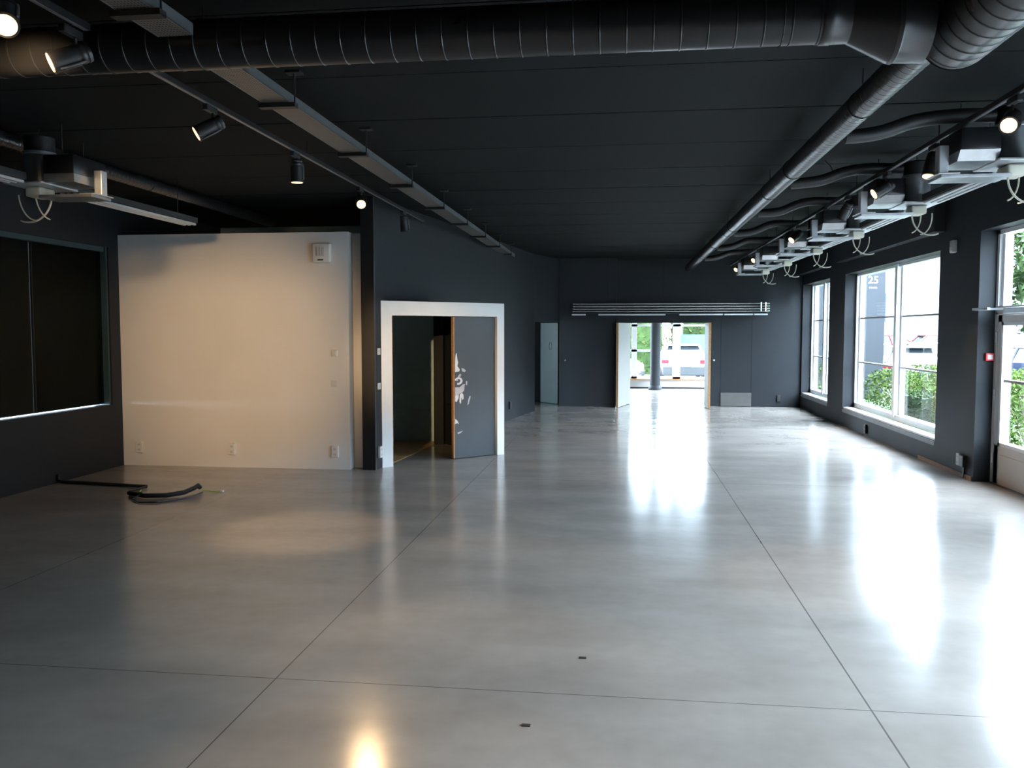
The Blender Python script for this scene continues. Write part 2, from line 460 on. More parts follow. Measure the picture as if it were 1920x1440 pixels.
# left window with closed shutter
r = bpy.data.objects.new('window_4', None); COL.objects.link(r); r.location = (XL, WL[0], .83); struct(r)
r['label'] = 'dark window with closed black shutter in the left wall'; r['category'] = 'window'
Lw = (XL, WL[0], .83)
f = MB(); f.box(XL - .16, XL - .02, WL[1] - .035, WL[1], .83, 2.88); f.box(XL - .16, XL - .04, WL[0], WL[0] + .06, .83, 2.88); f.box(XL - .16, XL - .04, WL[0], WL[1], 2.82, 2.88)
o = f.done('window_frame', M['gap_frame'], r, Lw, world=True); o.location = (0, 0, 0)
for a, b in ((WL[0] + .06, 7.35), (7.38, 9.05), (9.08, WL[1] - .035)):
    f = MB(); f.box(XL - .10, XL - .095, a, b, .855, 2.82)
    o = f.done('pane', M['dglass'], r, Lw, world=True); o.location = (0, 0, 0)
    f = MB(); f.box(XL - .15, XL - .13, a - .01, b + .01, .842, 2.85)
    o = f.done('shutter', M['shutter'], r, Lw, world=True); o.location = (0, 0, 0); o['label'] = 'black shutter panel'

# ------------------------------------------------------------------ glazed entrance door in the right wall
def part(mb_, name, m, root, L, label=None, smooth=False):
    o = mb_.done(name, m, root, L, world=True, smooth=smooth); o.location = (0, 0, 0)
    if label: o['label'] = label
    return o
L = (4.42, D[1], 0)
r = bpy.data.objects.new('door_2', None); COL.objects.link(r); r.location = L; struct(r)
r['label'] = 'glazed entrance door with greige frame at the right edge'; r['category'] = 'door'
xg = 4.42
f = MB(); f.box(xg - .06, xg + .08, D[1] - .06, D[1], 0, 2.02); f.box(xg - .06, xg + .08, D[0], D[0] + .06, 0, 2.02)
f.box(xg - .06, xg + .08, D[0], D[1], 1.985, 2.085)
part(f, 'door_frame', M['doorframe'], r, L)
f = MB(); f.box(xg - .06, xg + .08, D[1] - .06, D[1], 2.085, 2.97); f.box(xg - .06, xg + .08, D[0], D[0] + .06, 2.085, 2.97)
f.box(xg - .06, xg + .08, D[0], D[1], 2.92, 2.97); f.box(xg - .05, xg + .06, D[0] + 1.2, D[0] + 1.28, 2.085, 2.95)
f.box(xg - .03, xg + .06, D[1] - .13, D[1] - .06, 2.085, 2.92)
part(f, 'fanlight_frame', M['win'], r, L, 'white frame of the light above the door')
f = MB(); f.box(xg + .0, xg + .008, D[0] + .06, D[1] - .06, 2.09, 2.93)
part(f, 'fanlight_pane', M['glass'], r, L)
for a, b in ((9.52, 10.655), (8.315, 9.50)):
    f = MB()
    f.box(xg - .05, xg + .04, b - .10, b, .012, 1.98); f.box(xg - .05, xg + .04, a, a + .10, .012, 1.98)
    f.box(xg - .05, xg + .04, a, b, 1.90, 1.98)
    f.box(xg - .05, xg + .04, a, b, .012, .46)
    lf = part(f, 'door_leaf', M['doorframe'], r, L)
    f = MB(); f.box(xg - .058, xg - .05, a + .17, b - .17, .13, .36)
    o = f.done('kick_panel', M['doorframe'], lf, L, world=True); o.location = (0, 0, 0)
    f = MB(); f.box(xg - .056, xg + .045, b - .15, b - .10, .46, 1.90); f.box(xg - .056, xg + .045, a + .10, a + .15, .46, 1.90)
    f.box(xg - .056, xg + .045, a + .1, b - .1, .46, .50); f.box(xg - .056, xg + .045, a + .1, b - .1, 1.86, 1.90)
    o = f.done('glazing_bead', M['win'], lf, L, world=True); o.location = (0, 0, 0); o['label'] = 'white bead around the door glass'
    f = MB(); f.box(xg - .03, xg + .03, a + .15, b - .15, 1.205, 1.235)
    o = f.done('glazing_bar', M['transom'], lf, L, world=True); o.location = (0, 0, 0)
    f = MB(); f.box(xg - .004, xg + .004, a + .12, b - .12, .48, 1.88)
    o = f.done('pane', M['glass'], lf, L, world=True); o.location = (0, 0, 0)
for z in (.3, 1.05, 1.72):
    f = MB(); f.cyl((xg - .066, 10.66, z - .06), (xg - .066, 10.66, z + .06), .014, 10)
    part(f, 'hinge', M['plate'], r, L, 'bright metal hinge', True)
# door closer arm
t = thing('door_closer', 'silver door closer arm sticking out above the glazed door at right edge', 'door closer', (xg - .1, 10.3, 2.03))
L = t.location[:]
f = MB(); f.rbox(xg - .14, xg - .06, 9.75, 10.35, 1.99, 2.06, .012); part(f, 'body', M['galv'], t, L)
f = MB(); f.box(xg - .36, xg - .33, 10.2, 10.62, 2.035, 2.06)
f.hexa([(xg - .36, 10.60, 2.035), (xg - .12, 10.30, 2.035), (xg - .10, 10.32, 2.035), (xg - .34, 10.63, 2.035)],
       [(xg - .36, 10.60, 2.06), (xg - .12, 10.30, 2.06), (xg - .10, 10.32, 2.06), (xg - .34, 10.63, 2.06)])
part(f, 'arm', M['plate'], t, L)

# wooden strip along the foot of the right wall
mb = MB(); mb.box(XR - .012, XR, 10.75, 12.6, .0, .05)
struct(mb.done('baseboard_right', M['wood']))
mb = MB(); mb.box(XR + .17, XR + .44, D[0] + .02, D[1] - .02, 0, .012)
struct(mb.done('trim_3', M['dark']))

# ------------------------------------------------------------------ white portal, turned 45 degrees out of the side wall
PO = Vector((-3.11, 10.83, 0)); pd = Vector((1, 1, 0)).normalized(); pn = Vector((1, -1, 0)).normalized()
def P(s, n, z): v = PO + pd * s + pn * n; return (v.x, v.y, z)
def pbox(m_, s0, s1, n0, n1, z0, z1):
    return m_.hexa([P(s0, n1, z0), P(s1, n1, z0), P(s1, n0, z0), P(s0, n0, z0)], [P(s0, n1, z1), P(s1, n1, z1), P(s1, n0, z1), P(s0, n0, z1)])
r = bpy.data.objects.new('door_1', None); COL.objects.link(r); r.location = PO; struct(r)
r['label'] = 'wide white portal frame with one slate door leaf standing beside the white partition'; r['category'] = 'door'
L = tuple(PO)
f = MB(); pbox(f, 0, .165, -.10, 0, 0, 2.19); pbox(f, 1.885, 2.01, -.10, 0, 0, 2.19); pbox(f, .165, 1.885, -.10, 0, 2.0, 2.19)
part(f, 'door_frame', M['gloss_white'], r, L)
f = MB(); pbox(f, 1.172, 1.872, -.085, -.04, .008, 1.992)
lf = part(f, 'door_leaf', M['leaf'], r, L)
f = MB(); pbox(f, 1.150, 1.172, -.086, -.038, .008, 1.992)
o = f.done('edge_strip', M['ply'], lf, L, world=True); o.location = (0, 0, 0); o['label'] = 'orange plywood edge of the door leaf'
f = MB(); pbox(f, .160, .168, -.102, -.0, .008, 1.995); part(f, 'lamplit_edge', M['ply'], r, L)  # thin orange strip paints lamplight onto the jamb edge
# stencilled half face on the leaf
polys = [([(1.196, 1.485), (1.209, 1.484), (1.22, 1.4), (1.233, 1.354), (1.219, 1.307), (1.258, 1.26), (1.253, 1.232), (1.180, 1.222), (1.18, 1.40)], 0),
 ([(1.287, 1.278), (1.332, 1.267), (1.364, 1.238), (1.343, 1.218), (1.298, 1.23)], 1),
 ([(1.23, 1.167), (1.264, 1.199), (1.284, 1.184), (1.269, 1.156), (1.218, 1.144)], 1),
 ([(1.18, 1.01), (1.252, 1.007), (1.32, 1.051), (1.345, 1.051), (1.331, .957), (1.296, .93), (1.251, .914), (1.24, .9), (1.18, .89)], 1),
 ([(1.18, .89), (1.24, .90), (1.24, .858), (1.206, .803), (1.18, .813)], 0),
 ([(1.257, .904), (1.296, .93), (1.319, .901), (1.324, .844), (1.302, .827), (1.287, .868), (1.279, .79), (1.262, .772), (1.251, .81)], 0),
 ([(1.365, 1.097), (1.388, 1.087), (1.382, 1.03), (1.359, 1.041)], 1),
 ([(1.422, .877), (1.445, .876), (1.41, .765), (1.387, .747), (1.398, .812)], 1),
 ([(1.178, .57), (1.216, .54), (1.244, .487), (1.215, .507), (1.178, .495)], 0),
 ([(1.215, .371), (1.26, .382), (1.311, .392), (1.271, .362), (1.226, .351)], 1)]
f = MB()
def ppoly(pts, mi):
    f.mi = mi
    f.bm.faces.new([f.bm.verts.new(P(s, -.0385, z)) for s, z in pts]).material_index = mi
for pts, mi in polys: ppoly(pts, mi)
for i in range(18):
    a0, a1 = -pi * .62 + 2 * pi * i / 18 * .78, -pi * .62 + 2 * pi * (i + 1) / 18 * .78
    q = [(1.238 + .068 * cos(a0), 1.097 + .052 * sin(a0)), (1.238 + .068 * cos(a1), 1.097 + .052 * sin(a1)),
         (1.232 + .036 * cos(a1), 1.098 + .027 * sin(a1)), (1.232 + .036 * cos(a0), 1.098 + .027 * sin(a0))]
    q = [(max(s, 1.176), z) for s, z in q]
    ppoly(q, 0)
ppoly([(1.2, 1.105), (1.22, 1.118), (1.232, 1.112), (1.212, 1.098)], 0)
o = f.done('painted_face', [M['chalk'], M['lilac']], lf, L, world=True); o.location = (0, 0, 0); o['label'] = 'half of a face stencilled in white paint'
# vestibule behind the portal
mb = MB()
q0 = Vector(P(2.01, -.10, 0)); q1 = Vector((-2.757, 13.307, 0)); dd = (q1 - q0).normalized(); nn = Vector((-dd.y, dd.x, 0)) * .05
mb.hexa([q0, q1, q1 + nn, q0 + nn], [p + Vector((0, 0, 2.16)) for p in (q0, q1, q1 + nn, q0 + nn)])
a0_, a1_, a2_ = Vector(P(0, -.10, 0)), q0, q1
mb.prism([(a0_.x, a0_.y), (a1_.x, a1_.y), (a2_.x, a2_.y)], 2.10, 2.18)
struct(mb.done('wall_vestibule', M['wall']))
f = MB(); w0 = q1 + nn - dd * .62; w1 = q1 + nn - dd * .16; wn = nn * 1.2
f.hexa([w0, w1, w1 + wn, w0 + wn], [p + Vector((0, 0, 1.03)) for p in (w0, w1, w1 + wn, w0 + wn)])
for v in f.bm.verts: v.co.z += .66
tag(f.done('wall_panel', M['dark'], None, tuple(w1 + Vector((0, 0, .66))), world=True), 'black tall narrow panel hanging inside the white portal', 'panel')

# ------------------------------------------------------------------ far doorways
def leaf_thing(name, label, h, ang, length, th_, height, face, edge, knob=None):
    t = thing(name, label, 'door', h, ang)
    MB().rbox(0, length, -th_ / 2, th_ / 2, .01, height, .003, 1).done('panel', face, t)
    MB().box(length, length + .004, -th_ / 2, th_ / 2, .01, height).done('edge', edge, t)
    MB().box(-.004, 0, -th_ / 2, th_ / 2, .01, height).done('edge', edge, t)
    return t
leaf_thing('door_leaf', 'tall beige door leaf folded back at the left of the bright far opening', (-.10, 20.02, 0), radians(76), 1.2, .05, 1.985, M['beige'], M['ply'])
leaf_thing('door_leaf', 'narrow beige door leaf edge-on at the right of the bright far opening', (2.0, 19.98, 0), radians(91.5), .7, .055, 1.985, M['beige'], M['ply'])
t = leaf_thing('door_leaf', 'pale grey door leaf standing ajar in the small far left doorway', (-1.53, 20.80, 0), radians(131), .72, .045, 1.99, M['greydoor'], M['dark'])
f = MB(); f.tube([(.30 + .05 * cos(a), .027, 1.42 + .09 * sin(a)) for a in [i * pi / 8 for i in range(17)]], .004, 5)
f.done('ring_mark', M['bumper'], t)
mb = MB(); mb.box(-2.02, -1.965, 19.2, 19.26, 0, 1.9)
t = tag(mb.done('upright_profile', M['track'], None, (-1.99, 19.23, 0), world=True), 'slim grey metal upright just inside the small far left doorway', 'metal profile')
# flush door panel on the far wall with a taupe kick plate
t = thing('vent_panel', 'taupe rectangular panel at the floor right of the bright far opening', 'panel', (2.69, YF, 0))
MB().rbox(-.355, .355, -.03, -.004, .01, .33, .004, 1).done('plate', M['board'], t)
for x, yw, nm in ((-1.335, 20.3, 'small pale door knob on the dark wall beside the far left door'), (2.17, YF, 'small pale door knob on the dark wall right of the far opening')):
    o = MB().lathe((0, 0, 0), (0, -1, 0), [(0, .022), (.006, .022), (.01, .01), (.035, .01), (.04, .022), (.06, .026), (.07, .016)], 14).done('door_knob', M['steel'], WALL_FAR, (x, yw, 1.1), smooth=True); o['label'] = nm

# metal louvre canopy above the opening
t = thing('metal_canopy', 'long silver canopy of horizontal metal rails above the far opening', 'canopy', (1.08, 20.3, 2.15))
L = tuple(t.location)
x0, x1, yf, yb = -1.17, 3.36, 20.12, YF
f = MB(); f.box(x0 + .12, x1 - .14, yf + .09, 20.28, 2.20, 2.44); part(f, 'backing', M['bumper'], t, L, 'dark backing box')
for z in (2.425, 2.365, 2.305, 2.25):
    f = MB()
    pts = [(x0, 20.28, z)] + [(x0 + .09 - .09 * cos(a), yf + .09 - .09 * sin(a), z) for a in [i * pi / 10 for i in range(0, 6)]]
    pts += [(x1 - .12 + .12 * sin(a), yf + .12 - .12 * cos(a), z) for a in [i * pi / 10 for i in range(0, 6)]] + [(x1, yb, z)]
    f.tube(pts, .017, 8); part(f, 'rail', M['steel'], t, L, None, True)
for x in (x1 - .21, x1 - .11):
    f = MB(); f.box(x - .012, x + .012, yf - .016, yf + .02, 2.235, 2.45); part(f, 'strap', M['steel'], t, L)
for a, b in ((x0, -.85), (-.55, 1.0), (1.32, 2.30), (2.33, 2.97), (3.0, 3.3)):
    f = MB(); f.rbox(a, b, yf - .01, yf + .12, 2.155, 2.19, .006, 1); part(f, 'bottom_bar', M['plate'], t, L)
f = MB(); f.box(x0 + .06, x1 - .08, yf + .03, 20.28, 2.19, 2.20); part(f, 'soffit', M['bumper'], t, L)

# ------------------------------------------------------------------ room beyond the opening
mb = MB()
slab(mb, 'y', 27.05, 27.25, -3.2, 4.5, 0, 3.2, [(-2.9, 4.0, .29, 2.9)])
struct(mb.done('wall_beyond', M['white']))
mb = MB(); slab(mb, 'x', 4.3, 4.5, 20.95, 27.25, 0, 3.2, [(21.3, 26.8, .29, 2.9)])
mb.box(-3.4, -3.2, 20.95, 27.25, 0, 3.2); mb.box(-3.4, -1.44, 21.9, 22.05, 0, 3.2)
struct(mb.done('wall_annex', M['white']))
mb = MB(); mb.box(-3.4, 4.5, 20.95, 27.25, 3.2, 3.4); struct(mb.done('ceiling_annex', M['farceil']))
mb = MB(); mb.box(-3.2, 4.3, 26.93, 27.05, .27, .295); struct(mb.done('trim_4', M['wood']))
mb = MB(); mb.box(-3.2, 4.3, 27.03, 27.05, 0, .035); struct(mb.done('baseboard_beyond', M['bumper']))
r = bpy.data.objects.new('window_6', None); COL.objects.link(r); r.location = (1, 27.1, .3); struct(r)
r['label'] = 'white framed shop window seen through the far opening'; r['category'] = 'window'
L = (1, 27.1, .3)
f = MB()
for x, w in ((-2.87, .03), (-1.2, .06), (.39, .085), (1.70, .12), (3.05, .08), (3.97, .03)): f.box(x - w, x + w, 27.08, 27.18, .29, 2.9)
f.box(-2.9, 4.0, 27.08, 27.18, .29, .36); f.box(-2.9, 4.0, 27.08, 27.18, 2.84, 2.9); f.box(-2.9, 4.0, 27.08, 27.18, 1.93, 2.0)
f.box(-2.9, 1.0, 27.08, 27.18, 1.14, 1.21)
part(f, 'window_frame', M['win'], r, L)
f = MB(); f.box(-2.9, 4.0, 27.13, 27.14, .3, 2.88); part(f, 'pane', M['glass'], r, L)
r = bpy.data.objects.new('window_7', None); COL.objects.link(r); r.location = (4.4, 24, .3); struct(r)
L = (4.4, 24, .3)
f = MB()
for y_ in (21.33, 23.1, 24.9, 26.77): f.box(4.35, 4.45, y_ - .04, y_ + .04, .29, 2.9)
f.box(4.35, 4.45, 21.3, 26.8, .29, .35); f.box(4.35, 4.45, 21.3, 26.8, 2.84, 2.9); part(f, 'window_frame', M['win'], r, L)
f = MB(); f.box(4.395, 4.405, 21.3, 26.8, .3, 2.88); part(f, 'pane', M['glass'], r, L)
t = thing('dark_column', 'dark round steel column standing in the bright room beyond the opening', 'column', (1.02, 26.4, 0))
MB().lathe((0, 0, 0), (0, 0, 1), [(0, .155), (3.2, .155)], 24).done('shaft', M['pylon'], t, smooth=True)
MB().lathe((0, 0, 0), (0, 0, 1), [(0, .22), (.05, .21), (.12, .165), (.13, .155)], 24).done('base', M['pylon'], t, smooth=True)

# ------------------------------------------------------------------ ventilation ducts
def ridged(mb_, p0, p1, r, pitch_, h=.004, w=.006, seg=24):
    p0, p1 = Vector(p0), Vector(p1); Lg = (p1 - p0).length; prof = [(0, r)]; d = pitch_
    while d < Lg - w * 2.5:
        prof += [(d - w * 2, r), (d - w, r), (d - w * .4, r + h), (d + w * .4, r + h), (d + w, r), (d + w * 2, r)]; d += pitch_
    prof.append((Lg, r))
    return mb_.lathe(p0, p1 - p0, prof, seg)
def hanger(mb_, x, y, z, r, axis):
    u = Vector((1, 0, 0)) if axis == 'y' else Vector((0, 1, 0))
    pts = [Vector((x, y, z)) + u * ((r + .003) * cos(a)) + Vector((0, 0, (r + .003) * sin(a))) for a in [i * 2 * pi / 20 for i in range(21)]]
    mb_.tube(pts, .003, 5); mb_.cyl((x, y, z + r), (x, y, HC), .005, 6)
t = thing('ventilation_duct', 'slim black spiral duct running down the room to the far wall', 'duct', (1.54, 4.6, 3.27))
L = tuple(t.location)
f = MB(); ridged(f, (1.54, 4.61, 3.27), (1.54, 20.5, 3.27), .088, .085, .0013, .005); part(f, 'pipe', M['duct'], t, L, None, True)
for y_ in (8.2, 12.4, 14.8, 17.0):
    f = MB(); f.lathe((1.54, y_ - .05, 3.27), (0, 1, 0), [(0, .091), (.004, .095), (.1, .095), (.104, .091)], 24); part(f, 'coupling', M['duct'], t, L, None, True)
for y_ in (5.9, 9.4, 13.0, 16.5, 19.4):
    f = MB(); hanger(f, 1.54, y_, 3.27, .088, 'y'); part(f, 'hanger', M['black'], t, L)
t = thing('ventilation_duct', 'wide black spiral duct crossing the room below the ceiling in front', 'duct', (-2, 4.36, 3.30))
L = tuple(t.location)
f = MB(); ridged(f, (XL, 4.36, 3.305), (1.06, 4.36, 3.305), .125, .13, .003, .005, 28); part(f, 'pipe', M['duct'], t, L, None, True)
f = MB(); f.lathe((.93, 4.36, 3.305), (1, 0, 0), [(0, .128), (.004, .131), (.05, .131), (.054, .128), (.13, .128)], 28); part(f, 'coupling', M['duct'], t, L, None, True)
X, Z = Vector((0, 1, 0)), Vector((0, 0, 1))
f = MB(); f.rings([((1.06, 4.36, 3.305), X, Z, .127, .127), ((1.25, 4.36, 3.27), X, Z, .19, .19)], 28); part(f, 'reducer', M['duct'], t, L, None, True)
f = MB(); f.rings([((1.25, 4.36, 3.27), X, Z, .192, .192), ((1.27, 4.36, 3.27), X, Z, .196, .196), ((1.28, 4.36, 3.27), X, Z, .19, .19), ((1.41, 4.36, 3.265), X, Z, .19, .19)], 28); part(f, 'collar', M['duct'], t, L, None, True)
for x in (-4.8, -2.2, .75):
    f = MB(); hanger(f, x, 4.36, 3.305, .125, 'x'); part(f, 'hanger', M['black'], t, L)
t = thing('ventilation_duct', 'fat black ribbed duct coming in at the upper right corner', 'duct', (1.60, 1, 3.24))
L = tuple(t.location)
f = MB(); ridged(f, (1.60, YB, 3.245), (1.60, 4.50, 3.245), .172, .105, .004, .007, 32); part(f, 'pipe', M['duct'], t, L, None, True)
f = MB(); f.rings([((1.60, 4.50, 3.245), Vector((1, 0, 0)), Z, .176, .176), ((1.60, 4.56, 3.245), Vector((1, 0, 0)), Z, .15, .15), ((1.60, 4.60, 3.245), Vector((1, 0, 0)), Z, .08, .08)], 28)
part(f, 'end_cap', M['duct'], t, L, None, True)
for y_ in (.5, 2.9):
    f = MB(); hanger(f, 1.60, y_, 3.245, .172, 'y'); part(f, 'hanger', M['black'], t, L)
t = thing('ventilation_duct', 'thin dark spiral duct high above the white partition', 'duct', (-5.22, 8, 3.42))
L = tuple(t.location)
f = MB(); ridged(f, (-5.22, 4.5, 3.42), (-5.22, 12.3, 3.42), .068, .07, .002, .005, 20); part(f, 'pipe', M['duct'], t, L, None, True)
f = MB(); f.lathe((-5.22, 12.3, 3.42), (0, 1, 0), [(0, .075), (.02, .075), (.03, .06)], 20); part(f, 'end_cap', M['duct'], t, L, None, True)
for y_ in (6.0, 9.0, 11.6):
    f = MB(); hanger(f, -5.22, y_, 3.42, .068, 'y'); part(f, 'hanger', M['black'], t, L)

# ------------------------------------------------------------------ cable tray
def tray(label, ya, yb, ys):
    t = thing('cable_tray', label, 'cable tray', (-2.27, (ya + yb) / 2, 3.3), group='cable trays')
    L = tuple(t.location)
    f = MB(); f.box(-2.365, -2.175, ya, yb, 3.30, 3.304); part(f, 'perforated_base', M['tray'], t, L)
    for x in (-2.365, -2.18):
        f = MB(); f.box(x, x + .005, ya, yb, 3.298, 3.36); part(f, 'side_flange', M['tray_edge'], t, L)
    for y_ in ys:
        f = MB(); f.box(-2.39, -2.14, y_ - .03, y_ + .03, 3.268, 3.297)
        f.cyl((-2.38, y_, 3.28), (-2.38, y_, HC), .006, 6); f.cyl((-2.15, y_, 3.28), (-2.15, y_, HC), .006, 6); f.box(-2.2, -2.10, y_ - .04, y_ + .04, 3.485, 3.5)
        part(f, 'hanger', M['black'], t, L)
tray('perforated grey cable tray in front of the wide crossing duct', YB + .2, 4.20, [.8, 2.3, 3.85])
tray('long perforated grey cable tray under the ceiling beyond the crossing duct', 4.53, 18.3, [5.5 + 1.59 * k for k in range(9)])

# ------------------------------------------------------------------ light tracks and spotlights
for nm, x, z, y0, y1 in (('short black light track before the wide crossing duct on the left', -2.76, 3.35, YB + .3, 4.21), ('black light track above the left side beyond the crossing duct', -2.82, 3.35, 4.54, 12.05), ('black light track running beside the right-hand air units', 2.43, 3.27, YB + .3, 20.0)):
    t = thing('light_track', nm, 'light track', (x, 6, z))
    L = tuple(t.location)
    f = MB(); f.box(x - .018, x + .018, y0, y1, z, z + .034); part(f, 'rail', M['lamp'], t, L)
    f = MB(); f.box(x - .010, x + .010, y0 + .01, y1 - .01, z - .003, z - .0005); part(f, 'conductor_slot', M['track'], t, L, 'pale grey underside strip')
    y_ = y0 + .6
    while y_ < y1 - .1:
        f = MB(); f.cyl((x, y_, z + .034), (x, y_, HC), .005, 6); part(f, 'hanger', M['black'], t, L); y_ += 2.35

def make_lamp(on):
    t = thing('track_spotlight', 'x', 'spotlight', (0, 0, 0))
    f = MB(); f.rbox(-.02, .02, -.075, .075, -.045, -.004, .004, 1); f.done('adapter', M['lamp'], t)
    f = MB(); f.cyl((0, .035, -.045), (0, .035, -.10), .009, 10); f.done('stem', M['lamp'], t, smooth=True)
    h = MB(); h.lathe((0, 0, .075), (0, 0, -1), [(0, .03), (.004, .045), (.02, .05), (.024, .047), (.034, .047), (.038, .05), (.05, .05), (.054, .047), (.062, .047), (.066, .052), (.19, .054), (.192, .058), (.2, .058)], 24)
    hd = h.done('lamp_housing', M['lamp'], t, (0, .035, -.13), smooth=True)
    f = MB(); f.lathe((0, 0, -.126), (0, 0, -1), [(0, .047), (.002, .047)], 24); f.done('lens', M['lens'] if on else M['lens_off'], hd, smooth=True)
    f = MB(); f.tube([(.056, 0, .03), (.06, 0, 0), (.06, 0, -.1)], .006, 6); f.done('bracket', M['track'], hd)
    return t
lamp_on = make_lamp(True); lamp_off = make_lamp(False); used = set()
def aim_quat(d): return Vector((0, 0, -1)).rotation_difference(Vector(d).normalized())
def place_lamp(x, y, z, d, label, on=True, power=60, angle=36, blend=.6, group=None, soft=.045):
    src = lamp_on if on else lamp_off
    t = src if on not in used else copy_tree(src)
    used.add(on)
    t.location = (x, y, z); t['label'] = label; t['group'] = group
    for ch in t.children:
        if ch.name.startswith('lamp_housing'):
            ch.rotation_mode = 'QUATERNION'; ch.rotation_quaternion = aim_quat(d)
    if on:
        ld = bpy.data.lights.new('spot', 'SPOT'); ld.energy = power; ld.color = (1.0, .66, .34); ld.spot_size = radians(angle); ld.spot_blend = blend; ld.shadow_soft_size = soft
        lo = bpy.data.objects.new('spot_beam', ld); COL.objects.link(lo); lo.parent = t
        dv = Vector(d).normalized()
        lo.location = Vector((0, .035, -.13)) + dv * .15; lo.rotation_mode = 'QUATERNION'; lo.rotation_quaternion = aim_quat(d)
GL, GR = 'spotlights on the left track', 'spotlights on the right track'
xl, zl = -2.82, 3.345
PW = 130
place_lamp(-2.70, 3.50, zl - .02, (.42, -.60, -.62), 'lit track spotlight glaring in the upper left corner of the photo', power=PW, group=GL)
place_lamp(-2.765, 4.08, zl - .02, (-.9, -.70, -.52), 'lit track spotlight second from the upper left corner, aimed left', power=PW, group=GL)
place_lamp(xl, 5.66, zl, (-.9, -.50, -.60), 'lit tilted track spotlight left of the perforated cable tray', power=PW, group=GL)
place_lamp(xl, 7.20, zl, (.0, .02, -1), 'lit track spotlight hanging straight down in front of the partition', power=PW, group=GL)
place_lamp(xl, 9.05, zl, (1.75, -5.3, -3.15), 'round bright spotlight facing the room above the partition corner', soft=.07, power=PW * .8, group=GL)
place_lamp(xl, 10.9, zl, (.05, .05, -1), 'unlit track spotlight hanging before the charcoal side wall', on=False, group=GL)
place_lamp(-2.76, 3.10, zl, (-2.28, 7.47, -1.72), 'unseen added track spotlight overhead aimed at the white partition', power=PW * 11, angle=34, blend=1., group=GL, soft=.16)  # lamp added out of view to put the warm glow on the partition
place_lamp(-2.76, 2.2, zl, (.29, 9.3, -1.95), 'unseen added track spotlight overhead aimed at the white portal', power=PW * 18, angle=15.5, blend=1., group=GL)  # lamp added out of view to brighten the white portal frame
xr, zr = 2.43, 3.265
place_lamp(xr, 5.80, zr, (-.45, -.75, -.5), 'brightest spotlight on the right track, facing the camera', power=PW * .8, group=GR)
place_lamp(xr, 7.20, zr, (-.25, -.22, -.95), 'lit spotlight on the right track pointing steeply down beside the air unit', power=PW * .8, group=GR)
place_lamp(xr, 8.40, zr, (-.85, -.10, -.5), 'lit spotlight third along the right track, aimed left', power=PW * .8, group=GR)
place_lamp(xr, 9.80, zr, (-.3, .5, -.8), 'unlit spotlight on the right track behind the third lit one', on=False, group=GR)
place_lamp(xr, 11.2, zr, (.25, .35, -.8), 'unlit spotlight on the right track, farther of the two dark ones', on=False, group=GR)
place_lamp(xr, 12.45, zr, (-.7, -.38, -.6), 'lit spotlight on the right track just past the dark ones', power=PW * .8, group=GR)
place_lamp(xr, 16.0, zr, (-.6, -.5, -.55), 'lit spotlight second from the far end of the right track', power=PW * .8, group=GR)
place_lamp(xr, 18.4, zr, (-.6, -.5, -.5), 'lit spotlight at the far end of the right track', power=PW * .8, group=GR)

